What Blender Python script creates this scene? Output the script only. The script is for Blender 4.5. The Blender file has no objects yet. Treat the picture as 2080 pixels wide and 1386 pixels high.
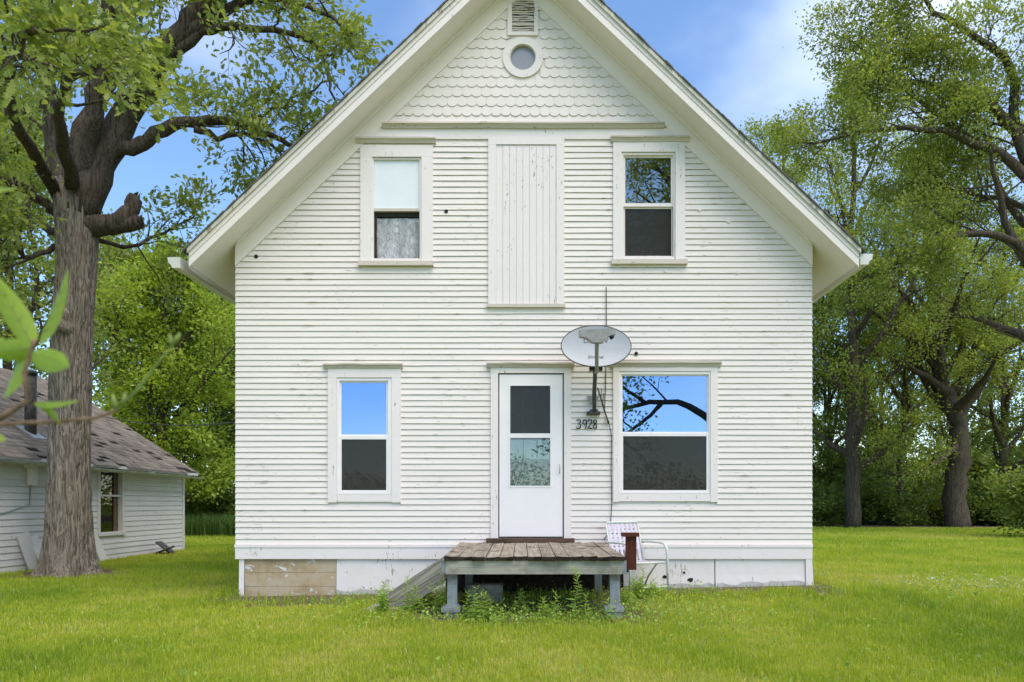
import bpy, math, random
import numpy as np
from mathutils import Vector, Matrix, noise as mnoise
from mathutils.geometry import tessellate_polygon

SC = bpy.context.scene
COL = SC.collection
R = math.radians

# ------------------------------------------------------------------ camera
FPX = 1387.0            # focal length in photo pixels (24 mm on 36 mm, 2080 px wide)
S0 = 160.0              # photo pixels per metre on the house front (door 2.03 m)
DCAM = FPX / S0
ZC = 1.2                # eye height
HX, HY = 1060.0, 1025.0 # vanishing point of the depth lines
cam_d = bpy.data.cameras.new('camera')
cam = bpy.data.objects.new('camera', cam_d); COL.objects.link(cam)
cam.location = (0, -DCAM, ZC); cam.rotation_euler = (R(90), 0, 0)
cam_d.lens = 24.0; cam_d.sensor_width = 36.0
cam_d.shift_x = -(HX - 1040) / 2080; cam_d.shift_y = (HY - 693) / 2080
cam_d.clip_start = 0.05; cam_d.clip_end = 3000
cam_d.dof.use_dof = True; cam_d.dof.focus_distance = 9.5; cam_d.dof.aperture_fstop = 3.2
SC.camera = cam

# ------------------------------------------------------------------ sky, sun, exposure
SUN_EL, SUN_AZ = 60.0, 142.0       # azimuth clockwise from +Y
world = bpy.data.worlds.new('World'); SC.world = world; world.use_nodes = True
nt = world.node_tree; nt.nodes.clear()
def WN(t, **kw):
    n = nt.nodes.new(t)
    for k, v in kw.items(): setattr(n, k, v)
    return n
sky = WN('ShaderNodeTexSky', sky_type='NISHITA', sun_disc=False)
sky.sun_elevation = R(SUN_EL); sky.sun_rotation = R(SUN_AZ)
sky.air_density = 1.0; sky.dust_density = 0.05; sky.ozone_density = 1.8; sky.altitude = 200
tc = WN('ShaderNodeTexCoord')
mp = WN('ShaderNodeMapping'); mp.inputs['Scale'].default_value = (1.0, 1.0, 2.6)
mp.inputs['Rotation'].default_value = (0.25, 0.35, 0.6); mp.inputs['Location'].default_value = (1.7, 0.2, 3.1)
cn = WN('ShaderNodeTexNoise'); cn.inputs['Scale'].default_value = 1.7; cn.inputs['Detail'].default_value = 5
cn.inputs['Roughness'].default_value = 0.48; cn.inputs['Distortion'].default_value = 0.25
cr = WN('ShaderNodeMapRange', interpolation_type='SMOOTHSTEP')
cr.inputs['From Min'].default_value = 0.49; cr.inputs['From Max'].default_value = 0.74
cr.inputs['To Max'].default_value = 0.52
cm = WN('ShaderNodeMixRGB'); cm.inputs['Color2'].default_value = (6.6, 6.9, 7.4, 1)
bg = WN('ShaderNodeBackground'); bg.inputs['Strength'].default_value = 0.15
wo = WN('ShaderNodeOutputWorld')
L = nt.links.new
L(tc.outputs['Generated'], mp.inputs['Vector']); L(mp.outputs['Vector'], cn.inputs['Vector'])
L(cn.outputs['Fac'], cr.inputs['Value']); L(cr.outputs['Result'], cm.inputs['Fac'])
hs = WN('ShaderNodeHueSaturation'); hs.inputs['Saturation'].default_value = 1.08; hs.inputs['Value'].default_value = 1.06
L(sky.outputs['Color'], hs.inputs['Color']); L(hs.outputs['Color'], cm.inputs['Color1']); L(cm.outputs['Color'], bg.inputs['Color'])
L(bg.outputs['Background'], wo.inputs['Surface'])

sd = bpy.data.lights.new('sun', 'SUN'); sd.energy = 2.5; sd.angle = R(55); sd.color = (1.0, 0.90, 0.75)
sun = bpy.data.objects.new('sun', sd); COL.objects.link(sun)
sv = Vector((math.sin(R(SUN_AZ)) * math.cos(R(SUN_EL)), math.cos(R(SUN_AZ)) * math.cos(R(SUN_EL)), math.sin(R(SUN_EL))))
sun.rotation_euler = (-sv).to_track_quat('-Z', 'Y').to_euler(); sun.location = (-6, -20, 25)
SC.view_settings.view_transform = 'Standard'; SC.view_settings.look = 'None'
SC.view_settings.exposure = 0.84; SC.view_settings.gamma = 1.0; SC.view_settings.use_curve_mapping = False
SC.render.engine = 'CYCLES'
SC.cycles.use_denoising = True; SC.cycles.max_bounces = 8; SC.cycles.transparent_max_bounces = 12
SC.cycles.sample_clamp_indirect = 6.0
SC.cycles.use_adaptive_sampling = False

# ------------------------------------------------------------------ helpers
WM = {}                 # world matrix of every object made here
def link(name, data, parent=None, mw=None):
    o = bpy.data.objects.new(name, data); COL.objects.link(o)
    mw = mw if mw is not None else Matrix()
    if parent is not None:
        o.parent = parent; o.matrix_parent_inverse = WM[parent].inverted()
    o.matrix_basis = mw; WM[o] = mw
    return o
def thing(name, label, cat, loc=(0, 0, 0), group=None, rz=0.0):
    o = link(name, None, None, Matrix.Translation(loc) @ Matrix.Rotation(rz, 4, 'Z'))
    o.empty_display_size = 0.2
    return tag(o, label, cat, group)
def tag(o, label, cat, group=None):
    o['label'] = label; o['category'] = cat
    if group: o['group'] = group
    return o
def copy_tree(root, loc, rz=0.0, sc=1.0, label=None):
    r = root.copy(); COL.objects.link(r)
    r.matrix_basis = Matrix.Translation(loc) @ Matrix.Rotation(rz, 4, 'Z') @ Matrix.Scale(sc, 4)
    if label: r['label'] = label
    for ch in list(root.children):
        c = ch.copy(); COL.objects.link(c); c.parent = r; c.matrix_parent_inverse = ch.matrix_parent_inverse.copy()
        for g in list(ch.children):
            d = g.copy(); COL.objects.link(d); d.parent = c; d.matrix_parent_inverse = g.matrix_parent_inverse.copy()
    return r

class MB:
    def __init__(s): s.v = []; s.f = []; s.mi = []; s.sm = []
    def add(s, vs, fs, mi=0, smooth=False):
        b = len(s.v); s.v += [tuple(v) for v in vs]
        for f in fs: s.f.append([b + i for i in f]); s.mi.append(mi); s.sm.append(smooth)
    def box(s, x0, x1, y0, y1, z0, z1, mi=0, rot=None, at=None):
        if x0 > x1: x0, x1 = x1, x0
        if y0 > y1: y0, y1 = y1, y0
        if z0 > z1: z0, z1 = z1, z0
        vs = [Vector(c) for c in ((x0,y0,z0),(x1,y0,z0),(x1,y1,z0),(x0,y1,z0),(x0,y0,z1),(x1,y0,z1),(x1,y1,z1),(x0,y1,z1))]
        if rot is not None: vs = [rot @ v for v in vs]
        if at is not None: vs = [v + Vector(at) for v in vs]
        s.add(vs, [(0,3,2,1),(4,5,6,7),(0,1,5,4),(1,2,6,5),(2,3,7,6),(3,0,4,7)], mi)
    def prism(s, poly, y0, y1, mi=0):
        """poly: list of (x,z), extruded from y0 (front) to y1"""
        a = sum(poly[i][0]*poly[(i+1)%len(poly)][1] - poly[(i+1)%len(poly)][0]*poly[i][1] for i in range(len(poly)))
        if a < 0: poly = poly[::-1]
        n = len(poly)
        vs = [(x, y0, z) for x, z in poly] + [(x, y1, z) for x, z in poly]
        fs = [tuple(range(n)), tuple(range(2*n-1, n-1, -1))] + [(i, i+n, (i+1)%n+n, (i+1)%n)[::1] for i in range(n)]
        s.add(vs, fs, mi)
    def prism_dir(s, poly3, ext, mi=0):
        n = len(poly3); e = Vector(ext); P = [Vector(p) for p in poly3]
        s.add(P + [p + e for p in P], [tuple(range(n)), tuple(range(2*n-1, n-1, -1))] + [(i, i+n, (i+1)%n+n, (i+1)%n) for i in range(n)], mi)
    def tube(s, pts, rad, n=8, mi=0, smooth=True, cap=True, squash=None):
        pts = [Vector(p) for p in pts]
        if not hasattr(rad, '__len__'): rad = [rad]*len(pts)
        rings = []; prev = None
        for i, p in enumerate(pts):
            t = (pts[min(i+1, len(pts)-1)] - pts[max(i-1, 0)]).normalized()
            if prev is None:
                a = Vector((0,0,1)) if abs(t.z) < 0.9 else Vector((1,0,0))
                u = t.cross(a).normalized()
            else:
                u = (prev - t*prev.dot(t)).normalized()
            prev = u; w = t.cross(u)
            rings.append([p + (u*math.cos(2*math.pi*k/n) + w*math.sin(2*math.pi*k/n))*rad[i] for k in range(n)])
        vs = [v for r in rings for v in r]; fs = []
        for i in range(len(pts)-1):
            for k in range(n): fs.append((i*n+k, i*n+(k+1)%n, (i+1)*n+(k+1)%n, (i+1)*n+k))
        if cap: fs += [tuple(range(n-1, -1, -1)), tuple((len(pts)-1)*n+k for k in range(n))]
        s.add(vs, fs, mi, smooth)
    def build(s, name, mats, parent=None, mw=None):
        me = bpy.data.meshes.new(name); me.from_pydata(s.v, [], s.f)
        for m in (mats if isinstance(mats, (list, tuple)) else [mats]): me.materials.append(m)
        me.polygons.foreach_set('material_index', s.mi); me.polygons.foreach_set('use_smooth', s.sm); me.update()
        return link(name, me, parent, mw)

def np_mesh(name, V, F, mats, parent=None, attrs=None, smooth=False, mw=None):
    """V (n,3), F (m,k) all faces the same size; attrs: {name: per-face floats}"""
    me = bpy.data.meshes.new(name); m, k = F.shape
    me.vertices.add(len(V)); me.vertices.foreach_set('co', np.ascontiguousarray(V, np.float32).ravel())
    me.loops.add(m*k); me.loops.foreach_set('vertex_index', np.ascontiguousarray(F, np.int32).ravel())
    me.polygons.add(m); me.polygons.foreach_set('loop_start', np.arange(m, dtype=np.int32)*k)
    if smooth: me.polygons.foreach_set('use_smooth', np.ones(m, bool))
    for mm in (mats if isinstance(mats, (list, tuple)) else [mats]): me.materials.append(mm)
    me.update(calc_edges=True)
    for an, a in (attrs or {}).items():
        at = me.attributes.new(an, 'FLOAT', 'FACE'); at.data.foreach_set('value', np.ascontiguousarray(a, np.float32))
    return link(name, me, parent, mw)

# facade pixel -> metres on the plane y = 0
def FX(px): return (px - HX) / S0
def FZ(py): return ZC + (HY - py) / S0
def at(px, py, d):      # pixel + distance from camera plane -> world point
    s = FPX / d
    return Vector(((px - HX) / s, d - DCAM, ZC + (HY - py) / s))

# ------------------------------------------------------------------ materials
class NT:
    def __init__(s, name):
        s.m = bpy.data.materials.new(name); s.m.use_nodes = True; s.t = s.m.node_tree; s.t.nodes.clear()
        s.out = s.n('ShaderNodeOutputMaterial')
    def n(s, t, ins=None, **kw):
        x = s.t.nodes.new(t)
        for k, v in kw.items(): setattr(x, k, v)
        for k, v in (ins or {}).items():
            if isinstance(v, bpy.types.NodeSocket): s.t.links.new(v, x.inputs[k])
            else: x.inputs[k].default_value = v
        return x
    def pos(s): return s.n('ShaderNodeNewGeometry').outputs['Position']
    def map(s, vec, scale=(1,1,1), loc=(0,0,0), rot=(0,0,0)):
        return s.n('ShaderNodeMapping', {'Vector': vec, 'Scale': scale, 'Location': loc, 'Rotation': rot}).outputs['Vector']
    def noise(s, vec, scale, detail=4, rough=0.55, dist=0.0):
        return s.n('ShaderNodeTexNoise', {'Vector': vec, 'Scale': scale, 'Detail': detail, 'Roughness': rough, 'Distortion': dist}).outputs['Fac']
    def rng(s, v, a, b, c=0.0, d=1.0, smooth=True):
        return s.n('ShaderNodeMapRange', {'Value': v, 'From Min': a, 'From Max': b, 'To Min': c, 'To Max': d},
                   interpolation_type='SMOOTHSTEP' if smooth else 'LINEAR').outputs['Result']
    def mix(s, f, a, b, mode='MIX'):
        def c(v): return v if isinstance(v, bpy.types.NodeSocket) else (tuple(v) + (1,) if len(v) == 3 else v)
        return s.n('ShaderNodeMixRGB', {'Fac': f, 'Color1': c(a), 'Color2': c(b)}, blend_type=mode).outputs['Color']
    def math(s, op, a, b=0.0): return s.n('ShaderNodeMath', {0: a, 1: b}, operation=op).outputs[0]
    def ramp(s, f, stops):
        r = s.n('ShaderNodeValToRGB', {'Fac': f}); e = r.color_ramp.elements
        while len(e) < len(stops): e.new(0.5)
        for i, (p, c) in enumerate(stops): e[i].position = p; e[i].color = tuple(c) + (1,)
        return r.outputs['Color']
    def bump(s, h, strength=0.3, dist=0.01, normal=None):
        ins = {'Height': h, 'Strength': strength, 'Distance': dist}
        if normal is not None: ins['Normal'] = normal
        return s.n('ShaderNodeBump', ins).outputs['Normal']
    def bsdf(s, col, rough=0.6, spec=0.3, metal=0.0, normal=None):
        ins = {'Base Color': col if isinstance(col, bpy.types.NodeSocket) else tuple(col)+(1,), 'Roughness': rough, 'Specular IOR Level': spec, 'Metallic': metal}
        if normal is not None: ins['Normal'] = normal
        return s.n('ShaderNodeBsdfPrincipled', ins).outputs['BSDF']
    def done(s, sh): s.t.links.new(sh, s.out.inputs['Surface']); return s.m

def paint(name, col, worn=(0.23, 0.19, 0.15), wear=0.5, grain=(1.5, 8, 40), dirt=0.12, rough=0.62, var=0.05, streak=True):
    """old oil paint on wood: dirt film, flakes down to grey wood, slight board to board difference"""
    t = NT(name); p = t.pos()
    oi = t.n('ShaderNodeObjectInfo').outputs['Random']
    big = t.noise(p, 0.9, 5, 0.6)
    fine = t.noise(t.map(p, grain), 6.0, 5, 0.65)
    c = t.mix(t.rng(big, 0.35, 0.75, 0, dirt), col, tuple(x*y for x, y in zip(col, (0.80, 0.77, 0.70))))
    c = t.mix(t.rng(oi, 0, 1, 0, var*2.2), c, tuple(x*0.82 for x in col))
    c = t.mix(t.rng(fine, 0.52, 0.8, 0, 0.22), c, tuple(x*0.80 for x in col))
    chipn = t.noise(t.map(p, (grain[0]*2.0, 6, grain[2]*0.55)), 3.3, 7, 0.72, 0.4)
    area = t.rng(t.noise(p, 1.6, 3, 0.6), 0.42, 0.7)
    th = t.math('SUBTRACT', 0.80 - 0.13*wear, t.math('MULTIPLY', area, 0.07))
    chip = t.rng(t.math('SUBTRACT', chipn, th), 0.0, 0.025)
    c = t.mix(chip, c, t.mix(fine, worn, tuple(x*1.5 for x in worn)))
    h = t.math('SUBTRACT', t.math('MULTIPLY', fine, 0.5), chip)
    return t.done(t.bsdf(c, rough, 0.28, normal=t.bump(h, 0.35, 0.004)))

def plain(name, col, rough=0.6, spec=0.3, metal=0.0, nscale=8.0, nvar=0.25, bumps=0.15, stretch=(1,1,1)):
    t = NT(name); p = t.map(t.pos(), stretch)
    n = t.noise(p, nscale, 5, 0.6); n2 = t.noise(p, nscale*6, 3, 0.6)
    c = t.mix(t.rng(n, 0.3, 0.7, 0, 1), tuple(x*(1-nvar) for x in col), tuple(min(1, x*(1+nvar*0.6)) for x in col))
    return t.done(t.bsdf(c, rough, spec, metal, t.bump(n2, bumps, 0.005)))

def wood(name, c0, c1, stain=(0.03, 0.026, 0.022), stain_amt=0.5, axis='y', rough=0.8, tilt=0.0):
    t = NT(name); p = t.pos()
    if tilt: p = t.map(p, rot=(0, tilt, 0))
    st = {'x': (0.6, 14, 14), 'y': (14, 0.6, 14), 'z': (14, 14, 0.6)}[axis]
    g = t.noise(t.map(p, st), 3.5, 6, 0.65, 0.6); b = t.noise(p, 4.0, 5, 0.65)
    oi = t.n('ShaderNodeObjectInfo').outputs['Random']
    c = t.mix(t.rng(g, 0.3, 0.72), c0, c1)
    c = t.mix(t.rng(oi, 0, 1, 0, 0.35), c, tuple(x*0.6 for x in c0))
    c = t.mix(t.math('MULTIPLY', t.rng(b, 0.5, 0.68), stain_amt), c, stain)
    return t.done(t.bsdf(c, rough, 0.2, normal=t.bump(g, 0.5, 0.004)))

M = {}
WHITE = (0.835, 0.75, 0.69)
M['clap'] = paint('clapboard_paint', WHITE, wear=1.1, var=0.09)
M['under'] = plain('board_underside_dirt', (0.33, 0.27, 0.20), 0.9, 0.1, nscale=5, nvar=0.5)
M['trim'] = paint('trim_paint', (0.83, 0.75, 0.71), wear=1.12, grain=(6, 8, 6), var=0.04)
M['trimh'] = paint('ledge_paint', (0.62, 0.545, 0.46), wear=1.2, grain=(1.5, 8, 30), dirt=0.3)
M['scale'] = paint('shingle_paint', (0.83, 0.745, 0.68), wear=0.45, grain=(8, 8, 3), var=0.08)
M['soffit'] = paint('soffit_paint', (0.87, 0.78, 0.72), wear=0.35, grain=(4, 1, 4), dirt=0.2)
M['fascia'] = paint('fascia_paint', (0.83, 0.75, 0.70), wear=0.95, grain=(4, 8, 4), dirt=0.3)
M['crown'] = paint('rake_moulding_paint', (0.60, 0.565, 0.49), wear=1.35, grain=(3, 8, 3), dirt=0.5)
M['vinyl'] = plain('white_vinyl', (0.85, 0.79, 0.77), 0.35, 0.4, nscale=3, nvar=0.03, bumps=0.02)
M['found'] = paint('foundation_paint', (0.80, 0.74, 0.70), worn=(0.33, 0.27, 0.19), wear=1.2, grain=(4, 4, 4), dirt=0.3)
M['shedpaint'] = paint('shed_paint', (0.70, 0.66, 0.63), worn=(0.25, 0.22, 0.19), wear=1.15, grain=(8, 1.5, 40), dirt=0.35, var=0.12)
M['deck'] = wood('deck_wood', (0.20, 0.155, 0.115), (0.46, 0.39, 0.31), (0.045, 0.036, 0.028), 0.9, 'y')
M['deckend'] = plain('rotten_end_and_porch_shade', (0.035, 0.028, 0.02), 0.95, 0.1, nscale=14, nvar=0.6)  # rotten deck ends; also colours the foundation dark as shade behind the porch
M['beam'] = wood('beam_wood', (0.36, 0.33, 0.27), (0.54, 0.50, 0.42), (0.14, 0.115, 0.08), 0.5, 'x')
M['bluewood'] = wood('flaking_blue_wood', (0.22, 0.25, 0.27), (0.34, 0.36, 0.36), (0.15, 0.12, 0.10), 0.8, 'z')
M['ramp'] = wood('ramp_wood', (0.20, 0.175, 0.14), (0.50, 0.455, 0.39), (0.17, 0.18, 0.20), 0.6, 'x', tilt=R(33))
M['brown'] = wood('red_brown_stain', (0.075, 0.018, 0.010), (0.12, 0.032, 0.018), (0.03, 0.01, 0.006), 0.4, 'z', 0.6)
M['thresh'] = wood('threshold_wood', (0.10, 0.055, 0.035), (0.17, 0.10, 0.07), (0.03, 0.02, 0.015), 0.5, 'x')
M['grey_metal'] = plain('dull_grey_metal', (0.30, 0.29, 0.265), 0.5, 0.4, 0.2, nscale=20, nvar=0.15)
M['dark_metal'] = plain('dark_bracket_metal', (0.085, 0.08, 0.07), 0.5, 0.4, 0.3, nscale=15, nvar=0.3)
M['galv'] = plain('galvanised_gutter', (0.42, 0.43, 0.43), 0.45, 0.4, 0.4, nscale=6, nvar=0.25)
M['gutter'] = paint('gutter_paint', (0.70, 0.685, 0.64), worn=(0.22, 0.18, 0.13), wear=0.7, grain=(3, 1, 3), dirt=0.5, rough=0.45)
M['dish'] = plain('dish_enamel', (0.43, 0.435, 0.455), 0.5, 0.35, nscale=5, nvar=0.06, bumps=0.03)
M['black'] = plain('black_plastic', (0.012, 0.012, 0.013), 0.5, 0.3, nvar=0.2)
M['print'] = plain('grey_print', (0.10, 0.10, 0.11), 0.6, 0.2, nvar=0.1)
M['dark'] = plain('dark_interior', (0.05, 0.045, 0.04), 0.9, 0.1)
M['blind'] = plain('white_blind', (0.80, 0.82, 0.84), 0.6, 0.2, nscale=3, nvar=0.03)
M['chalu'] = plain('white_chair_tube', (0.62, 0.62, 0.55), 0.35, 0.4, nscale=12, nvar=0.12)
M['web'] = plain('lavender_webbing', (0.62, 0.56, 0.64), 0.7, 0.2, nscale=25, nvar=0.12)
M['brownwood'] = wood('bare_brown_wood', (0.14, 0.085, 0.055), (0.22, 0.14, 0.10), (0.05, 0.03, 0.02), 0.5, 'z')
M['conc'] = plain('old_concrete', (0.34, 0.32, 0.29), 0.9, 0.15, nscale=10, nvar=0.35, bumps=0.5)
M['pipe'] = plain('rusty_stovepipe', (0.09, 0.075, 0.06), 0.55, 0.4, 0.3, nscale=9, nvar=0.5)

M['louver'] = paint('louver_paint', (0.62, 0.56, 0.49), worn=(0.20, 0.13, 0.08), wear=1.6, grain=(1.5, 8, 30), dirt=0.5)
def mat_roof(name, c0, c1):
    t = NT(name); p = t.pos(); oi = t.noise(p, 3.0, 5, 0.7); g = t.noise(p, 90, 2, 0.7)
    at_ = t.n('ShaderNodeAttribute', attribute_name='tint').outputs['Fac']
    c = t.mix(t.rng(oi, 0.35, 0.7), c0, c1); c = t.mix(t.rng(at_, 0, 1, 0, 0.5), c, tuple(x*0.5 for x in c0))
    c = t.mix(t.rng(g, 0.5, 0.8, 0, 0.4), c, tuple(x*1.5 for x in c1))
    return t.done(t.bsdf(c, 0.95, 0.1, normal=t.bump(g, 0.6, 0.004)))
M['roof'] = mat_roof('asphalt_roofing', (0.10, 0.09, 0.075), (0.17, 0.155, 0.13))
M['shedroof'] = mat_roof('weathered_shingle', (0.20, 0.165, 0.135), (0.31, 0.262, 0.22))

def mat_glass(name, refl, tint=(0.75, 0.8, 0.8), wav=0.0, gl=(0.93, 0.95, 0.97)):
    t = NT(name)
    nrm = t.bump(t.noise(t.pos(), 2.2, 2, 0.5), wav, 0.02) if wav else None
    g = t.n('ShaderNodeBsdfGlossy', {'Color': gl + (1,), 'Roughness': 0.0, **({'Normal': nrm} if nrm else {})}).outputs[0]
    tr = t.n('ShaderNodeBsdfTransparent', {'Color': tint + (1,)}).outputs[0]
    fr = t.n('ShaderNodeFresnel', {'IOR': 1.5}).outputs[0]
    f = t.math('ADD', refl, t.math('MULTIPLY', fr, 0.8))
    return t.done(t.n('ShaderNodeMixShader', {0: f, 1: tr, 2: g}).outputs[0])
M['glass_hi'] = mat_glass('coated_glass', 0.50, gl=(0.34, 0.50, 0.82), wav=0.006)
M['glass_old'] = mat_glass('old_glass', 0.30, wav=0.02, gl=(0.80, 0.78, 0.74))
M['glass_shed'] = mat_glass('dirty_shed_glass', -0.05, tint=(0.5, 0.5, 0.48))
M['glass_lo'] = mat_glass('glass_behind_screen', 0.20)
M['glass_door'] = mat_glass('storm_door_glass', 0.03)
def mat_screen():
    t = NT('insect_screen')
    d = t.bsdf((0.045, 0.045, 0.04), 0.8, 0.2); tr = t.n('ShaderNodeBsdfTransparent').outputs[0]
    return t.done(t.n('ShaderNodeMixShader', {0: 0.56, 1: tr, 2: d}).outputs[0])
M['screen'] = mat_screen()
def mat_plastic():
    t = NT('crumpled_plastic_sheet'); p = t.pos()
    n = t.noise(t.map(p, (1.6, 1, 0.7)), 9, 5, 0.7, 1.2)
    d = t.bsdf(t.mix(t.rng(n, 0.35, 0.7), (0.36, 0.36, 0.37), (0.66, 0.66, 0.68)), 0.25, 0.5, normal=t.bump(n, 0.9, 0.05))
    return t.done(d)
M['plastic'] = mat_plastic()
def mat_frosted():
    t = NT('dusty_glass'); return t.done(t.bsdf(t.mix(t.noise(t.pos(), 30, 3), (0.23, 0.24, 0.28), (0.30, 0.31, 0.35)), 0.35, 0.5))
M['dusty'] = mat_frosted()
def mat_stone():
    t = NT('tan_foundation_block'); p = t.pos(); n = t.noise(p, 3.0, 6, 0.65); n2 = t.noise(p, 14, 5, 0.7)
    c = t.ramp(n, [(0.25, (0.27, 0.18, 0.095)), (0.5, (0.47, 0.36, 0.22)), (0.75, (0.52, 0.45, 0.35))])
    pt = t.rng(t.noise(t.map(p, (1, 1, 1.6)), 4.2, 6, 0.7, 0.8), 0.60, 0.63)
    c = t.mix(pt, c, (0.68, 0.67, 0.66))
    return t.done(t.bsdf(c, 0.9, 0.15, normal=t.bump(n2, 0.6, 0.01)))
M['stone'] = mat_stone()

def mat_bark(name, c0, c1, sc=1.0):
    t = NT(name); p = t.pos()
    v = t.noise(t.map(p, (9*sc, 9*sc, 0.75*sc)), 2.4, 5, 0.6, 1.4); b = t.noise(p, 1.3, 4)
    c = t.mix(t.rng(v, 0.38, 0.60), c0, c1); c = t.mix(t.rng(b, 0.4, 0.7, 0, 0.35), c, tuple(x*0.6 for x in c1))
    return t.done(t.bsdf(c, 0.95, 0.1, normal=t.bump(v, 0.9, 0.03)))
M['bark'] = mat_bark('oak_bark', (0.095, 0.076, 0.058), (0.33, 0.275, 0.22), 1.6)
M['bark2'] = mat_bark('dark_bark', (0.045, 0.035, 0.026), (0.125, 0.10, 0.075))

def mat_leaf(name, stops, trans=0.35, spec=0.25):
    t = NT(name); a = t.n('ShaderNodeAttribute', attribute_name='tint').outputs['Fac']
    c = t.ramp(a, stops)
    d = t.bsdf(c, 0.5, spec)
    tc_ = t.mix(1.0, c, (1.25, 1.25, 0.55), 'MULTIPLY')
    tr = t.n('ShaderNodeBsdfTranslucent', {'Color': tc_}).outputs[0]
    return t.done(t.n('ShaderNodeMixShader', {0: trans, 1: d, 2: tr}).outputs[0])
M['leaf_oak'] = mat_leaf('oak_leaf', [(0, (0.12, 0.165, 0.038)), (0.5, (0.245, 0.30, 0.075)), (1, (0.41, 0.45, 0.14))], 0.48)
M['leaf_mid'] = mat_leaf('mid_green_leaf', [(0, (0.13, 0.18, 0.035)), (0.5, (0.28, 0.34, 0.07)), (1, (0.45, 0.49, 0.125))], 0.48)
M['leaf_lime'] = mat_leaf('lime_green_leaf', [(0, (0.16, 0.23, 0.03)), (0.5, (0.31, 0.40, 0.055)), (1, (0.47, 0.54, 0.11))], 0.5)
M['leaf_dark'] = mat_leaf('dark_green_leaf', [(0, (0.075, 0.11, 0.025)), (0.5, (0.14, 0.20, 0.04)), (1, (0.24, 0.29, 0.065))], 0.45)
M['weed'] = mat_leaf('weed_leaf', [(0, (0.17, 0.28, 0.045)), (0.5, (0.31, 0.45, 0.075)), (1, (0.46, 0.58, 0.13))], 0.4)
M['grass'] = mat_leaf('grass_blade', [(0, (0.18, 0.285, 0.025)), (0.5, (0.38, 0.455, 0.04)), (0.85, (0.55, 0.55, 0.075)), (1, (0.62, 0.52, 0.25))], 0.42, 0.2)
M['tallgrass'] = mat_leaf('tall_grass_blade', [(0, (0.035, 0.075, 0.015)), (1, (0.10, 0.17, 0.03))], 0.3, 0.2)
def mat_bigleaf():
    t = NT('shrub_leaf'); p = t.pos(); n = t.noise(p, 30, 4, 0.6)
    oi = t.n('ShaderNodeObjectInfo').outputs['Random']
    c = t.mix(n, (0.20, 0.31, 0.025), (0.30, 0.42, 0.045)); c = t.mix(t.rng(oi, 0, 1, 0, 0.5), c, (0.36, 0.45, 0.06))
    d = t.bsdf(c, 0.4, 0.35, normal=t.bump(n, 0.2, 0.002)); tr = t.n('ShaderNodeBsdfTranslucent', {'Color': t.mix(1, c, (1.4, 1.4, 0.5), 'MULTIPLY')}).outputs[0]
    return t.done(t.n('ShaderNodeMixShader', {0: 0.35, 1: d, 2: tr}).outputs[0])
M['bigleaf'] = mat_bigleaf()
M['twig'] = plain('shrub_twig', (0.24, 0.15, 0.09), 0.7, 0.2, nscale=60, nvar=0.4)
M['greentwig'] = plain('green_shoot', (0.24, 0.30, 0.07), 0.6, 0.3, nscale=60, nvar=0.2)

# ------------------------------------------------------------------ ground
def sstep(a, b, v): t_ = np.clip((v - a) / (b - a), 0, 1); return t_*t_*(3 - 2*t_)
def ground(x, y):
    x = np.asarray(x, float); y = np.asarray(y, float)
    g = np.clip(0.10 + 0.02*x, -0.005, 0.19)
    near = sstep(-3.2, -0.3, y)
    g = 0.02 + (g - 0.02) * near
    g = g + 0.012*np.sin(x*0.9 + y*0.35) * np.sin(y*0.7 - 0.3*x) * (1 - np.exp(-((y-0)**2)/4.0)*0.7)
    g = g + 0.02*sstep(10, 40, y)
    return g
def G(x, y): return float(ground(x, y))
def mat_ground():
    t = NT('lawn_soil'); p = t.pos()
    sx = t.n('ShaderNodeSeparateXYZ', {0: p})
    x, y = sx.outputs[0], sx.outputs[1]
    n1 = t.noise(p, 0.55, 5, 0.6); n2 = t.noise(p, 5, 5, 0.7); n3 = t.noise(p, 40, 3, 0.7)
    g = t.mix(t.rng(n1, 0.3, 0.7), (0.17, 0.22, 0.035), (0.27, 0.30, 0.05)); g = t.mix(t.rng(n3, 0.35, 0.7, 0, 0.5), g, (0.10, 0.13, 0.02))
    soil = t.mix(n2, (0.085, 0.06, 0.038), (0.20, 0.15, 0.105))
    wob = t.math('MULTIPLY', t.math('SUBTRACT', n2, 0.5), 0.9)
    ya = t.math('ADD', y, wob); xa = t.math('ADD', t.math('ABSOLUTE', x), wob)
    strip = t.math('MULTIPLY', t.rng(ya, -1.0, -0.75), t.rng(xa, 3.95, 3.7)); strip = t.math('MULTIPLY', strip, t.rng(y, 12, 11))
    px_ = t.math('ADD', t.math('ABSOLUTE', t.math('SUBTRACT', x, -0.05)), wob)
    deckm = t.math('MULTIPLY', t.rng(px_, 1.6, 1.2), t.math('MULTIPLY', t.rng(ya, -2.2, -1.9), t.rng(y, 1, 0.5)))
    bed = t.math('MULTIPLY', t.rng(t.math('ADD', y, t.math('MULTIPLY', wob, 1.5)), 20.2, 21.0), t.rng(x, 4, 6)); bed = t.math('MULTIPLY', bed, t.rng(y, 60, 45))
    tx = t.math('SUBTRACT', x, -7.88); ty = t.math('SUBTRACT', y, 3.23)
    td = t.math('ADD', t.math('SQRT', t.math('ADD', t.math('MULTIPLY', tx, tx), t.math('MULTIPLY', ty, ty))), wob)
    m = t.math('MAXIMUM', t.math('MAXIMUM', t.math('MAXIMUM', strip, deckm), bed), t.rng(td, 1.0, 0.8))
    c = t.mix(m, g, soil)
    return t.done(t.bsdf(c, 0.95, 0.1, normal=t.bump(n3, 0.8, 0.03)))
M['ground'] = mat_ground()
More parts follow.
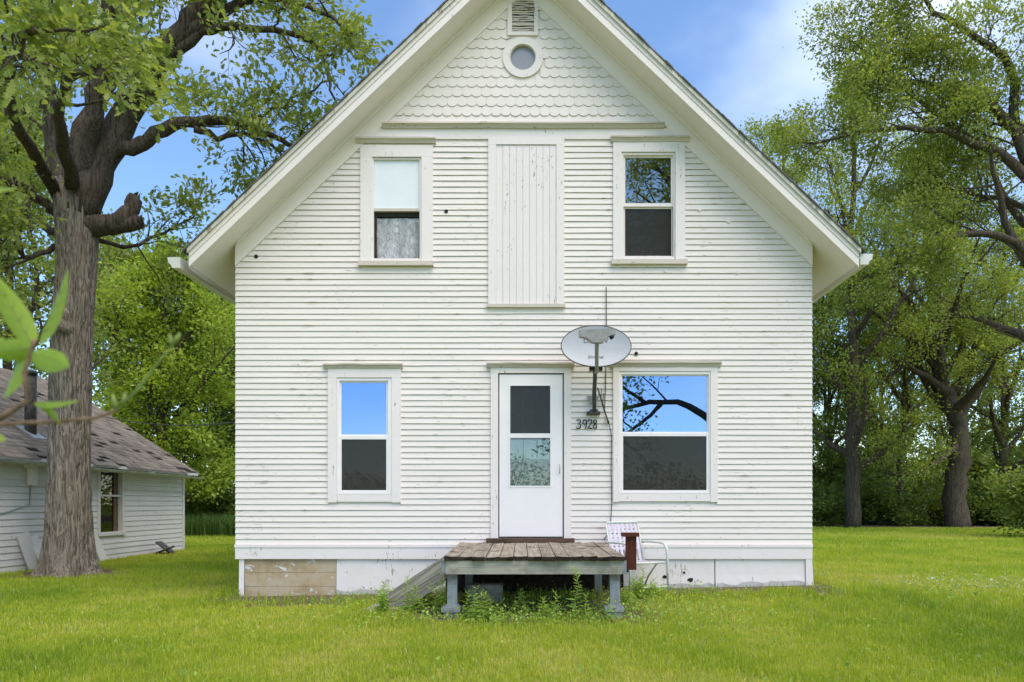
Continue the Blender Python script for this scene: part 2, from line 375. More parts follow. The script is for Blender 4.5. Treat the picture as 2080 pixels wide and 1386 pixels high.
def axis(lo, hi, a, b, step, n):
    near = np.arange(a, b + step/2, step)
    l = a - np.geomspace(step, a - lo, n)[::-1]; h = b + np.geomspace(step, hi - b, n)
    return np.concatenate([l, near, h])
gx = axis(-1500, 1500, -16, 26, 0.4, 26); gy = axis(-1500, 1500, -9, 32, 0.4, 26)
X, Y = np.meshgrid(gx, gy); Z = ground(X, Y)
nx, ny = len(gx), len(gy); idx = np.arange(nx*ny).reshape(ny, nx)
F = np.stack([idx[:-1,:-1], idx[:-1,1:], idx[1:,1:], idx[1:,:-1]], -1).reshape(-1, 4)
go = np_mesh('ground', np.stack([X, Y, Z], -1).reshape(-1, 3), F, M['ground'], smooth=True)
go['kind'] = 'structure'

# ------------------------------------------------------------------ the house
XC = FX(1064)                       # centre line
WL, WR = FX(480), FX(1648)          # wall edges
MSL = 0.947                         # roof slope
DEPTH = 9.0
OV = 0.40                           # rake overhang
def soff(x): return ZC + 6.754 - MSL*abs(x - XC)     # soffit plane
def rooft(x): return ZC + 6.99 - MSL*abs(x - XC)     # roof deck underside of shingles
EAVE = 4.075                        # half width to the eave edge
ZFT = FZ(1135)                      # bottom of siding
house = thing('farmhouse', 'white clapboard farmhouse with steep gable and peeling paint', 'house', (XC, 0, G(0, 0)))

# wall sheathing: front with openings, sides and back
OPEN = {'ul': (757, 857, 322, 525), 'ur': (1262, 1370, 312, 522), 'll': (685, 797, 768, 1004),
        'door': (1012, 1145, 755, 1093), 'lr': (1257, 1442, 755, 1003), 'vent': (1040, 1085, -45, 68)}
outer = [Vector((WL, ZFT, 0)), Vector((WR, ZFT, 0)), Vector((WR, soff(WR), 0)), Vector((XC, soff(XC), 0)), Vector((WL, soff(WL), 0))]
holes = [[Vector((FX(a), FZ(d), 0)), Vector((FX(b), FZ(d), 0)), Vector((FX(b), FZ(c), 0)), Vector((FX(a), FZ(c), 0))] for a, b, c, d in OPEN.values()]
holes.append([Vector((FX(1062) + 0.17*math.cos(k*math.pi/12), FZ(119) + 0.17*math.sin(k*math.pi/12), 0)) for k in range(24)])
tris = tessellate_polygon([outer] + holes)
flat = [v for l in [outer] + holes for v in l]
mb = MB()
mb.add([(v.x, 0.0, v.y) for v in flat], [tuple(t_) for t_ in tris], 0)
mb.add([(v.x, 0.12, v.y) for v in flat], [tuple(t_)[::-1] for t_ in tris], 1)
for xx in (WL, WR):
    x0, x1 = (xx, xx + 0.12) if xx < 0 else (xx - 0.12, xx)
    mb.box(x0, x1, 0.121, DEPTH, ZFT, soff(xx) - 0.005, 0)
mb.prism([(WL, ZFT), (WR, ZFT), (WR, soff(WR)), (XC, soff(XC)), (WL, soff(WL))], DEPTH + 0.001, DEPTH + 0.12, 0)
mb.box(WL + 0.13, WR - 0.13, 0.13, DEPTH - 0.01, ZFT + 0.02, ZFT + 0.10, 1)
mb.box(WL + 0.13, WR - 0.13, 0.13, DEPTH - 0.01, FZ(660), FZ(645), 1)
mb.box(WL + 0.13, WR - 0.13, 2.6, 2.7, ZFT + 0.11, FZ(661), 1)
mb.box(WL + 0.13, WR - 0.13, 2.6, 2.7, FZ(644), FZ(320), 1)
wall = mb.build('wall', [M['trim'], M['dark']], house)

# clapboards, one object for each piece on the front
rnd = random.Random(7)
TRIMS = [(733, 880, 297, 541), (1245, 1392, 291, 537), (992, 1146, 283, 624), (667, 815, 748, 1021), (997, 1160, 748, 1105), (1245, 1457, 745, 1020)]
YB = 1107.0; EXPO = 11.72
def clap_mesh(x0, x1, z0, z1, r):
    n = max(2, int((x1 - x0)/0.9) + 2); b = MB(); vs = []
    dz0, dz1 = r.uniform(-0.0022, 0.0022), r.uniform(-0.0022, 0.0022)
    for i in range(n):
        f = i/(n - 1); x = x0 + (x1 - x0)*f; j = dz0 + (dz1 - dz0)*f + r.uniform(-0.0012, 0.0012); o = r.uniform(-0.0016, 0.0016)
        vs += [(x, -0.004, z1 + 0.012), (x, -0.0150 + o, z0 + j + 0.0025), (x, -0.0138 + o, z0 + j - 0.001), (x, -0.002, z0 + j + 0.002)]
    for i in range(n - 1):
        a = i*4; b_ = a + 4
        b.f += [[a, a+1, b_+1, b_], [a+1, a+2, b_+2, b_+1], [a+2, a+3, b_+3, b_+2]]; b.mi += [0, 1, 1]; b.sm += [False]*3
    b.v = vs
    b.f += [[0, 3, 2, 1], [4*(n-1), 4*(n-1)+1, 4*(n-1)+2, 4*(n-1)+3]]; b.mi += [0, 0]; b.sm += [False, False]
    return b
k = 0
while True:
    yb = YB - k*EXPO; yt = yb - EXPO; k += 1
    if yt < 284: break
    yc = 0.5*(yb + yt)
    lim_l, lim_r = 480.0, 1648.0
    # frieze boards under the rake cut the courses (ends run behind them)
    zf = FZ(yc)
    half = (ZC + 6.754 - 0.16 - zf)/MSL
    lim_l = max(lim_l, (XC - half)*S0 + HX); lim_r = min(lim_r, (XC + half)*S0 + HX)
    segs = [(lim_l - (1.2 if lim_l == 480 else 0), lim_r + (1.2 if lim_r == 1648 else 0))]
    for (a, b, c, d) in TRIMS:
        if c < yc < d:
            ns = []
            for s0, s1 in segs:
                if b <= s0 or a >= s1: ns.append((s0, s1)); continue
                if a + 1.5 - s0 > 4: ns.append((s0, a + 1.5))
                if s1 - b + 1.5 > 4: ns.append((b - 1.5, s1))
            segs = ns
    for s0, s1 in segs:
        # long runs are made of two butted boards
        cut = [s0, s1]
        if s1 - s0 > 640: cut = [s0, s0 + (s1 - s0)*rnd.uniform(0.3, 0.7), s1]
        for c0, c1 in zip(cut[:-1], cut[1:]):
            g = 0.0008 if len(cut) > 2 else 0
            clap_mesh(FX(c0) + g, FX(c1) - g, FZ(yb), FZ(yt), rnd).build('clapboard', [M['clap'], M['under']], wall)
# side walls carry the same siding, seen edge-on from the front
b = MB()
for xx, sg in ((WL, -1), (WR, 1)):
    for i in range(60):
        z0 = FZ(YB) + i*EXPO/S0; z1 = z0 + EXPO/S0
        if z1 > soff(WL) - 0.03: break
        b.add([(xx + sg*0.004, 0.002, z1 + 0.012), (xx + sg*0.0195, 0.002, z0), (xx + sg*0.002, 0.002, z0), (xx + sg*0.004, DEPTH, z1 + 0.012), (xx + sg*0.0195, DEPTH, z0), (xx + sg*0.002, DEPTH, z0)],
              [(0, 1, 4, 3), (1, 2, 5, 4), (0, 2, 1), (3, 4, 5)], 0)
sw = b.build('side_clapboards', [M['clap']], wall); sw['kind'] = 'stuff'
# water table board and frieze boards
b = MB()
b.box(WL - 0.006, WR + 0.004, -0.026, -0.001, FZ(1135.5), FZ(1106.5)); b.box(WL - 0.012, WR + 0.008, -0.034, -0.0265, FZ(1112), FZ(1106))
b.build('skirt_board', M['trim'], house)
for sg in (-1, 1):
    e = WL if sg < 0 else WR
    hw = abs(e - XC)
    f0 = lambda off, h: (XC + sg*h, ZC + 6.754 + off - MSL*h)
    poly = [f0(0.02, 0.0), f0(0.02, hw + 0.005), f0(-0.27, hw + 0.005), f0(-0.27, 0.0)]
    b = MB(); b.prism([(XC + sg*0.0015, poly[0][1]), poly[1], poly[2], (XC + sg*0.0015, poly[3][1])], -0.029, -0.001); b.build('rake_frieze_board', M['soffit'], house)
    p0, p1 = f0(0.0, 0.0), f0(0.0, hw - 0.02)
    b = MB(); b.prism([(p0[0] + sg*0.002, p0[1] + 0.01), (p1[0], p1[1] + 0.01), (p1[0], p1[1] - 0.045), (p0[0] + sg*0.002, p0[1] - 0.045)], -0.052, -0.0295); b.build('bed_moulding', M['soffit'], house)
b = MB(); b.box(FX(770), FX(1352), -0.0095, -0.0065, FZ(255), FZ(222)); b.build('gable_base_board', M['soffit'], house)
b = MB(); b.box(FX(716), FX(1402), -0.0255, -0.001, FZ(284.5), FZ(262)); b.build('band_board', M['trim'], house)
def ledge(name, x0, x1, y0, y1, parent, proj=0.075):
    """moulded drip cap: sloping top, cove under it"""
    zt, zb = FZ(y0), FZ(y1); h = zt - zb; prof = [(-0.001, zt + 0.006), (-proj, zt - 0.004), (-proj, zt - h*0.35), (-proj*0.8, zt - h*0.45), (-proj*0.55, zb), (-0.001, zb)]
    n = 9; b = MB(); r = random.Random(int(x0*7 + y0)); vs = []
    for i in range(n):
        f = i/(n-1); x = FX(x0) + (FX(x1) - FX(x0))*f; j = r.uniform(-0.003, 0.003); e = (0.018 if i in (0, n-1) else 0)
        vs += [(x, py + r.uniform(-0.002, 0.002), pz + j) for py, pz in prof]
    m = len(prof); fs = []
    for i in range(n-1):
        for q in range(m): fs.append((i*m+q, i*m+(q+1)%m, (i+1)*m+(q+1)%m, (i+1)*m+q))
    fs += [tuple(range(m-1, -1, -1)), tuple((n-1)*m+q for q in range(m))]
    b.add(vs, fs, 0); return b.build(name, M['trimh'], parent)
ledge('gable_ledge', 778, 1348, 254, 264, house, 0.085)

# fish-scale shingles in the gable
b = MB()
gp = [(XC - 2.05, FZ(240)), (XC + 2.05, FZ(240)), (XC, FZ(240) + 2.05*MSL)]
gho = [[Vector((x, z, 0)) for x, z in gp], holes[-1], [Vector((FX(1040), FZ(68), 0)), Vector((FX(1085), FZ(68), 0)), Vector((FX(1085), FZ(-45), 0)), Vector((FX(1040), FZ(-45), 0))]]
gfl = [v for l in gho for v in l]; gtr = [tuple(t_) for t_ in tessellate_polygon(gho)]
b.add([(v.x, -0.006, v.y) for v in gfl], gtr); gable = b.build('gable_panel', M['scale'], house)
# leave the round window and vent free: they are covered by their own trim standing proud of the panel
SWD = 19.75/S0; RH = 19.5/S0
b = MB(); pr = [(-SWD/2 + 0.0002, 0.07)]
for q in range(11):
    a = math.pi + math.pi*q/10
    pr.append(((SWD/2 - 0.0002)*math.cos(a), 0.040 + 0.040*math.sin(a)))
pr.append((SWD/2 - 0.0002, 0.07)); pr = pr + [(SWD/2 - 0.0002, 0.165), (-SWD/2 + 0.0002, 0.165)]
n = len(pr)
def sy(z): return -0.0195 + 0.075*max(0, z) if z < 0.15 else -0.0085
vs = [(x, sy(z) if z < 0.12 else -0.0095, z) for x, z in pr] + [(x, -0.0062, z) for x, z in pr]
fs = [tuple(range(n)), tuple(range(2*n-1, n-1, -1))] + [(i+n, (i+1)%n+n, (i+1)%n, i)[::-1] for i in range(n)]
b.add(vs, fs[:1], 0); b.add([], []); 
b.f += [list(f) for f in fs[2:]]; b.mi += [1]*n; b.sm += [False]*n
b.v += vs[n:]
for f in b.f[1:]:
    pass
sm = bpy.data.meshes.new('scale_shingle'); sm.from_pydata(b.v, [], b.f)
sm.materials.append(M['scale']); sm.materials.append(M['under']); sm.polygons.foreach_set('material_index', b.mi); sm.update()
for row in range(12):
    yb = 237.0 - row*19.45; zb = FZ(yb)
    half = (ZC + 6.754 - 0.27 - zb - 0.04)/MSL
    if half < 0.10: break
    off = (row % 2)*SWD/2 + 0.02
    kx = int(half/SWD) + 2
    for i in range(-kx, kx + 1):
        x = XC + i*SWD + off
        if abs(x - XC) > half + SWD*0.5: continue
        pxx, pyy = x*S0 + HX, yb - 11
        if 1034 < pxx < 1090 and pyy < 72: continue
        if math.hypot(pxx - 1062, pyy - 119) < 40: continue
        link('scale_shingle', sm, gable, Matrix.Translation((x, rnd.uniform(-0.0012, 0.0), zb + rnd.uniform(-0.003, 0.003))) @ Matrix.Rotation(rnd.uniform(-0.012, 0.012), 4, 'Y'))

# round window
rw = MB()
def ring(mb, cx, cz, r0, r1, ya, yb, n=40, mi=0):
    vs = []
    for q in range(n):
        a = 2*math.pi*q/n; c, s_ = math.cos(a), math.sin(a)
        vs += [(cx + r0*c, ya, cz + r0*s_), (cx + r1*c, ya, cz + r1*s_), (cx + r1*c, yb, cz + r1*s_), (cx + r0*c, yb, cz + r0*s_)]
    fs = []
    for q in range(n):
        a = q*4; b_ = ((q+1) % n)*4
        fs += [(a, a+1, b_+1, b_), (a+1, a+2, b_+2, b_+1), (a+2, a+3, b_+3, b_+2), (a+3, a, b_, b_+3)]
    mb.add(vs, fs, mi)
ring(rw, FX(1062), FZ(119), 0.165, 41/S0, -0.034, -0.003); rwo = rw.build('round_window', M['trim'], house)
b = MB(); ring(b, FX(1062), FZ(119), 0.155, 0.166, -0.02, 0.05); b.build('reveal', M['trimh'], rwo)
b = MB(); b.add([(FX(1062) + 0.16*math.cos(q*math.pi/16), 0.012, FZ(119) + 0.16*math.sin(q*math.pi/16)) for q in range(32)], [tuple(range(32))]); b.build('pane', M['dusty'], rwo)

# louvred vent in the peak
def frame4(mb, o, i, ya, yb, mi=0):
    (a, b_, c, d), (e, f, g, h) = o, i
    mb.box(FX(a), FX(b_), ya, yb, FZ(c), FZ(g), mi); mb.box(FX(a), FX(b_), ya, yb, FZ(h), FZ(d), mi)
    mb.box(FX(a), FX(e), ya, yb, FZ(g) - 0.0004, FZ(h) + 0.0004, mi); mb.box(FX(f), FX(b_), ya, yb, FZ(g) - 0.0004, FZ(h) + 0.0004, mi)
b = MB(); frame4(b, (1031, 1093, -52, 75), (1040, 1085, -45, 68), -0.036, -0.002)
vent = b.build('gable_vent', M['trim'], house)
yy = -43
while yy < 67:
    b = MB(); x0, x1 = FX(1040.2), FX(1084.8); z = FZ(yy); j = rnd.uniform(-0.004, 0.004)
    nn = 6; vs = []
    for q in range(nn):
        x = x0 + (x1-x0)*q/(nn-1); w_ = rnd.uniform(-0.005, 0.005)
        vs += [(x, -0.026, z - 0.022 + j + w_), (x, 0.02, z + 0.012 + j + w_), (x, 0.02, z + 0.004 + j + w_), (x, -0.024, z - 0.040 + j + w_)]
    fs = []
    for q in range(nn-1):
        for e in range(4): fs.append((q*4+e, q*4+(e+1)%4, q*4+4+(e+1)%4, q*4+4+e))
    b.add(vs, fs, 0); b.build('louver', M['louver'] if rnd.random() < 0.5 else M['trimh'], vent); yy += 4.6

# windows
def box_px(mb, a, b_, c, d, ya, yb, mi=0): mb.box(FX(a), FX(b_), ya, yb, FZ(c), FZ(d), mi)
def part_px(name, a, b_, c, d, ya, yb, mat, parent):
    q = MB(); box_px(q, a, b_, c, d, ya, yb); return q.build(name, mat, parent)
def casing(win, o, i, sill=None, apron=None, cap=None):
    a, b_, c, d = o; e, f, g, h = i
    part_px('side_casing', a, e, g, d, -0.033, -0.001, M['trim'], win)
    part_px('side_casing', f, b_, g, d, -0.033, -0.001, M['trim'], win)
    part_px('head_casing', a, b_, c, g - 0.15, -0.0335, -0.001, M['trim'], win)
    if cap: ledge('drip_cap', *cap, win)
    if sill: q = MB(); q.prism_dir([(FX(sill[0]), -0.001, FZ(sill[2]) + 0.012), (FX(sill[0]), -0.06, FZ(sill[2])), (FX(sill[0]), -0.062, FZ(sill[3])), (FX(sill[0]), -0.001, FZ(sill[3]))][::-1], (FX(sill[1]) - FX(sill[0]), 0, 0)); q.build('sill', M['trimh'], win)
    if apron: part_px('apron', *apron, -0.029, -0.001, M['trim'], win)
def jamb(win, i, mat, depth=0.12):
    q = MB(); a, b_, c, d = i; t = 1.6
    box_px(q, a - t, a, c - t, d + t, -0.0005, depth); box_px(q, b_, b_ + t, c - t, d + t, -0.0005, depth)
    box_px(q, a, b_, c - t, c, -0.0005, depth); box_px(q, a, b_, d, d + t, -0.0005, depth)
    q.build('jamb', mat, win)
def sash(win, name, o, i, ya, yb, mat, glass, screen=False):
    q = MB(); frame4(q, o, i, ya, yb); s_ = q.build(name, mat, win)
    m_ = 0.5*(ya + yb)
    part_px('pane', i[0] - 1, i[1] + 1, i[2] - 1, i[3] + 1, m_ - 0.002, m_ + 0.002, M[glass], s_) if glass else None
    if screen: part_px('insect_screen', i[0] - 1, i[1] + 1, i[2] - 1, i[3] + 1, ya + 0.004, ya + 0.005, M['screen'], s_)
    return s_
def win_empty(name='window', o=None):
    a, b_, c, d = o
    return link(name, None, house, Matrix.Translation((FX((a+b_)/2), 0, FZ(d))))

# upper left: blind above, plastic sheet below
w = win_empty('window', (733, 880, 297, 540))
casing(w, (733, 880, 297, 534), (757, 857, 321, 525), (729, 881, 533, 542), None, (725, 886, 283, 294))
jamb(w, (757, 857, 322, 525), M['trimh'])
q = MB(); frame4(q, (757, 857, 322, 533), (759.5, 852.5, 325, 526), -0.014, 0.008); q.build('storm_frame', M['trim'], w)
part_px('meeting_rail', 759.5, 852.5, 424, 429.5, -0.01, 0.03, M['trimh'], w)
part_px('blind', 759, 853, 324, 424, 0.012, 0.016, M['blind'], w)
s_ = sash(w, 'lower_sash', (759, 853, 429.6, 527), (764, 850, 438, 523), 0.035, 0.065, M['dark'], None)
q = MB(); n = 14; vs = []; r_ = random.Random(3)
for i in range(n):
    for j in range(n):
        vs.append((FX(764 + 87*i/(n-1)), 0.055 + r_.uniform(-0.008, 0.008), FZ(440 + 84*j/(n-1))))
q.add(vs, [(i*n+j, i*n+j+1, (i+1)*n+j+1, (i+1)*n+j) for i in range(n-1) for j in range(n-1)], 0, True); q.build('plastic_sheet', M['plastic'], w)
# upper right
w = win_empty('window', (1245, 1391, 291, 535))
casing(w, (1245, 1391, 291, 531), (1262, 1371, 311, 522), (1241, 1395, 529.5, 539), None, (1240, 1398, 280, 291))
jamb(w, (1262, 1370, 312, 522), M['trim'])
q = MB(); frame4(q, (1262, 1370, 311.5, 530), (1266, 1367.5, 316, 522), -0.016, 0.01); q.build('storm_frame', M['trim'], w)
sash(w, 'upper_sash', (1266, 1367.5, 316, 419), (1270.5, 1363.5, 319.5, 412), 0.011, 0.035, M['trim'], 'glass_old')
sash(w, 'lower_sash', (1266, 1367.5, 414, 522), (1270.5, 1365, 422, 518), 0.036, 0.06, M['trim'], 'glass_old', True)
# lower left
w = win_empty('window', (667, 815, 748, 1021))
casing(w, (667, 815, 748, 1021), (685, 797, 768, 1004), None, (685.2, 796.8, 1004.2, 1019.5), (659, 819, 739.5, 750))
jamb(w, (685, 797, 768, 1004), M['vinyl'])
q = MB(); frame4(q, (685.3, 796.7, 768.3, 1003.7), (690, 789, 774, 999), -0.022, 0.03); q.build('vinyl_frame', M['vinyl'], w)
sash(w, 'upper_sash', (690, 789, 774, 892), (693.5, 785, 777.5, 883), 0.0, 0.02, M['vinyl'], 'glass_hi')
sash(w, 'lower_sash', (690, 789, 886, 999), (694.5, 785, 893, 996), -0.016, -0.001, M['vinyl'], 'glass_lo', True)
# lower right
w = win_empty('window', (1245, 1457, 745, 1020))
casing(w, (1245, 1457, 745, 1020), (1257, 1442, 755, 1003), None, (1257.2, 1441.8, 1003.2, 1018.5), (1238, 1463, 735.5, 746.5))
jamb(w, (1257, 1442, 755, 1003), M['vinyl'])
q = MB(); frame4(q, (1257.3, 1441.7, 755.3, 1002.7), (1261.5, 1439, 761, 998.5), -0.022, 0.03); q.build('vinyl_frame', M['vinyl'], w)
sash(w, 'upper_sash', (1261.5, 1439, 761, 886), (1264.5, 1436, 764, 877.5), 0.0, 0.02, M['vinyl'], 'glass_hi')
sash(w, 'lower_sash', (1261.5, 1439, 879.5, 998.5), (1265.5, 1434.5, 886.5, 996), -0.016, -0.001, M['vinyl'], 'glass_lo', True)

# boarded panel in the middle of the upper floor
pw = win_empty('boarded_opening', (992, 1146, 283, 625))
part_px('side_casing', 992, 1008, 296.2, 619, -0.033, -0.001, M['trim'], pw); part_px('side_casing', 1130, 1146, 296.2, 619, -0.033, -0.001, M['trim'], pw)
part_px('head_casing', 992, 1146, 283, 296, -0.0335, -0.001, M['trim'], pw)
part_px('sill', 989, 1148, 619.2, 626, -0.05, -0.001, M['trimh'], pw)
xs = [1008 + (1130 - 1008)*i/9 for i in range(10)]
for i in range(9): part_px('plank', xs[i] + 0.25, xs[i+1] - 0.25, 296.5 + rnd.uniform(0, 1), 618.5, -0.021 + rnd.uniform(-0.002, 0.002), -0.001, M['trim'], pw)

# entrance: storm door over an inner door
dr = win_empty('door', (997, 1160, 748, 1097))
part_px('side_casing', 997, 1012, 759, 1101, -0.034, -0.001, M['trim'], dr); part_px('side_casing', 1145.5, 1160, 759, 1101, -0.034, -0.001, M['trim'], dr)
part_px('head_casing', 997, 1160, 748, 758.8, -0.0345, -0.001, M['trim'], dr)
ledge('drip_cap', 989, 1166, 737.5, 748, dr, 0.085)
jamb(dr, (1012, 1145, 755, 1093), M['trimh'])
q = MB(); frame4(q, (1014.5, 1142.5, 761.5, 1090), (1035.5, 1118.5, 783.5, 988), -0.018, 0.014); sdoor = q.build('storm_door', M['vinyl'], dr)
q = MB(); frame4(q, (1033.5, 1120.5, 781.5, 990), (1036.5, 1117.5, 784.5, 987), -0.023, -0.0185); q.build('glazing_bead', M['vinyl'], sdoor)
part_px('glazing_rail', 1035.6, 1118.4, 881, 890, -0.021, 0.012, M['vinyl'], sdoor)
part_px('pane', 1035.6, 1118.4, 783.6, 880.9, 0.001, 0.004, M['glass_lo'], sdoor); part_px('insect_screen', 1035.6, 1118.4, 783.6, 880.9, -0.012, -0.011, M['screen'], sdoor)
part_px('pane', 1035.6, 1118.4, 890.1, 987.9, 0.001, 0.004, M['glass_door'], sdoor)
q = MB(); q.tube([(FX(1136.5), -0.018, FZ(944)), (FX(1136.5), -0.05, FZ(946)), (FX(1136.5), -0.05, FZ(959)), (FX(1136.5), -0.018, FZ(961))], 0.006, 6); q.build('handle', M['galv'], sdoor)
q = MB(); box_px(q, 1012.2, 1144.8, 938, 1092, 0.085, 0.119); box_px(q, 1012.2, 1034, 757, 938, 0.085, 0.119); box_px(q, 1120, 1144.8, 757, 938, 0.085, 0.119); box_px(q, 1034, 1120, 757, 786, 0.085, 0.119)
for a in (1062, 1090): box_px(q, a, a + 2.4, 786, 938, 0.086, 0.118)
for a in (832, 884): box_px(q, 1034, 1120, a, a + 2.4, 0.0863, 0.1177)
box_px(q, 1034, 1120, 932, 938.1, 0.075, 0.0845)
idoor = q.build('inner_door', M['vinyl'], dr)
q = MB(); box_px(q, 1034, 1120, 786, 938, 0.1, 0.103); q.build('pane', M['glass_old'], idoor)
for a, b_ in ((1037, 1072), (1083, 1118)):
    q = MB(); frame4(q, (a, b_, 962, 1060), (a + 3, b_ - 3, 965, 1057), 0.078, 0.0848); q.build('raised_panel', M['vinyl'], idoor)
q = MB(); q.box(FX(988), FX(1166), -0.10, 0.06, FZ(1101), FZ(1093.3)); q.build('threshold', M['thresh'], dr)

# house number, hand-bent strokes
DG = {'3': [[(0.05, .86), (.3, 1), (.62, .95), (.66, .75), (.35, .56), (.68, .42), (.66, .15), (.3, 0), (.02, .12)]],
      '9': [[(.62, .80), (.45, 1), (.15, .9), (.08, .62), (.3, .47), (.58, .62), (.62, .85), (.58, .4), (.50, 0)]],
      '2': [[(.06, .78), (.25, 1), (.58, .95), (.64, .7), (.4, .38), (.05, .04), (.35, .08), (.70, .02)]],
      '8': [[(.36, .54), (.10, .74), (.3, 1), (.58, .88), (.5, .62), (.2, .4), (.06, .15), (.34, 0), (.62, .14), (.58, .38), (.36, .54)]]}
for ch, x0 in zip('3928', (1170, 1182.5, 1192.5, 1203.5)):
    q = MB()
    for st in DG[ch]:
        q.tube([(FX(x0) + u*0.086, -0.026, FZ(871.5) + v*0.116) for u, v in st], 0.0072, 6)
    q.build('number_digit', M['black'], house)
# blow-in plugs and holes drilled through the boards
def disc(name, px, py, r, ya, yb, mat, par):
    q = MB(); n = 14; vs = [(FX(px) + r*math.cos(2*math.pi*i/n), y_, FZ(py) + r*math.sin(2*math.pi*i/n)) for y_ in (ya, yb) for i in range(n)]
    q.add(vs, [tuple(range(n)), *[(i, i+n, (i+1) % n + n, (i+1) % n) for i in range(n)]]); q.build(name, mat, par)
for px, py in ((906.5, 430.5), (521, 522), (1292, 719)): disc('vent_plug', px, py, 0.024, -0.0205, -0.003, M['black'], wall)
for px, py in ((1421, 427), (1480, 451), (1549, 484), (1352, 551), (1498, 554)): disc('hole_plug', px, py, 0.022, -0.022, -0.003, M['trim'], wall)
# loose curls of paint and split slivers hanging from board edges
for i in range(100):
    k_ = rnd.randrange(0, 68); yb = YB - k_*EXPO; px = rnd.choice([rnd.uniform(490, 660), rnd.uniform(820, 990), rnd.uniform(1165, 1240), rnd.uniform(1400, 1640), rnd.uniform(500, 1640)])
    zf = FZ(yb); half = (ZC + 6.754 - 0.3 - zf)/MSL
    if abs(FX(px) - XC) > half or any(a - 4 < px < b_ + 30 and c - 12 < yb < d + 8 for a, b_, c, d in TRIMS): continue
    q = MB(); x = FX(px); L_ = rnd.uniform(0.03, 0.20); hgt = rnd.uniform(0.002, 0.007)
    q.add([(x, -0.0205, zf - 0.001), (x + L_*0.4, -0.022, zf + hgt), (x + L_, -0.0205, zf), (x + L_*0.5, -0.0225, zf - 0.004)], [(0, 3, 2, 1)], 0); q.build('peeled_spot', M['under'], wall)

# roof: slab with soffit, fascia, crown and shingle edge
roof = MB()
for sg in (-1, 1):
    def P(h, off): return (XC + sg*h, ZC + 6.754 + off - MSL*h)
    poly = [P(0.0008, 0.0), P(EAVE - 0.02, 0.0), P(EAVE - 0.02, 0.20), P(0.0008, 0.20)]
    roof.prism(poly, -OV + 0.03, DEPTH + 0.4, 0)
roofo = roof.build('roof', M['soffit'], house)
for sg in (-1, 1):
    def P(h, off): return (XC + sg*h, ZC + 6.754 + off - MSL*h)
    b = MB(); b.prism([P(0.001, -0.028), P(EAVE - 0.015, -0.028), P(EAVE - 0.015, 0.145), P(0.001, 0.145)], -OV, -OV + 0.029); b.build('fascia_board', M['fascia'], roofo)
    b = MB(); b.prism([P(0.001, 0.1455), P(EAVE, 0.1455), P(EAVE, 0.20), P(0.001, 0.20)], -OV - 0.022, -OV + 0.029); b.build('rake_moulding', M['crown'], roofo)
    b = MB(); b.prism([P(0.001, 0.075), P(EAVE, 0.075), P(EAVE, 0.086), P(0.001, 0.086)], -OV - 0.006, -OV - 0.0005); b.build('fascia_bead', M['crown'], roofo)
    # shingle edge, uneven
    b = MB(); n = 60
    for c_ in range(n):
        h0, h1 = (EAVE + 0.03)*c_/n + 0.001, (EAVE + 0.03)*(c_+1)/n + 0.02
        o = rnd.uniform(0, 0.006); f = rnd.uniform(-0.012, 0.010)
        b.prism([P(h0, 0.202 + o), P(h1, 0.2012), P(h1, 0.222), P(h0, 0.226 + o)], -OV - 0.035 + f, DEPTH + 0.42, 0)
    so = b.build('shingle_courses', M['roof'], roofo); so['kind'] = 'stuff'
    b = MB(); b.prism([P(EAVE - 0.0195, -0.01), P(EAVE - 0.001, -0.03), P(EAVE - 0.001, 0.17), P(EAVE - 0.0195, 0.199)], -OV + 0.03, DEPTH + 0.4); b.build('eave_board', M['trimh'], roofo)
    # K gutter along the eave, sagging away from the board at the left
    prof = [(u*1.3, v*1.3) for u, v in [(0.0, 0.0), (0.075, 0.0), (0.085, 0.03), (0.11, 0.05), (0.118, 0.10), (0.108, 0.10), (0.10, 0.056), (0.076, 0.036), (0.07, 0.006), (0.006, 0.006), (0.006, 0.10), (0.0, 0.10)]]
    b = MB(); N = 12; vs = []
    for i in range(N):
        y = -OV + 0.01 + (DEPTH + 0.35)*i/(N-1)
        gx_ = XC + sg*(EAVE + 0.006 + (0.09*max(0, 1 - i/3.0) if sg < 0 else 0.0)); gz_ = ZC + 6.754 - MSL*EAVE + 0.035 - (0.015*i/N) - (0.06*max(0, 1 - i/3.0) if sg < 0 else 0.02)
        vs += [(gx_ + sg*u, y, gz_ + v) for u, v in prof]
    m = len(prof); fs = [(i*m+q_, i*m+(q_+1) % m, (i+1)*m+(q_+1) % m, (i+1)*m+q_) for i in range(N-1) for q_ in range(m)]
    u0 = len(vs); b.add(vs, fs)
    b.add([vs[0], vs[1], vs[2], vs[3], vs[4], vs[11]], [(0, 1, 2, 3, 4, 5)]); b.build('gutter', M['gutter'], roofo)

# foundation: tan blocks at the left, shade-coloured panel behind the porch, painted plaster elsewhere, each panel its own piece
fo = MB(); fo.box(WL + 0.06, WR - 0.03, 0.03, DEPTH - 0.05, -0.15, ZFT - 0.001); fnd = fo.build('foundation', M['conc'], house)
def fpanel(name, a, b_, mat, y=0.004, top=1135.7, n=10):
    q = MB(); vs = []; x0, x1 = FX(a), FX(b_)
    for i in range(n):
        x = x0 + (x1 - x0)*i/(n-1)
        vs += [(x, y + rnd.uniform(-.003, .003), FZ(top)), (x, y - 0.004 + rnd.uniform(-.001, .001), 0.30), (x, y - 0.010 + rnd.uniform(-.002, .002), G(x, 0) + rnd.uniform(0.02, 0.075)), (x, 0.03, G(x, 0) - 0.1)]
    q.add(vs, [(i*4+j, i*4+j+1, i*4+j+5, i*4+j+4) for i in range(n-1) for j in range(3)], 0); return q.build(name, mat, fnd)
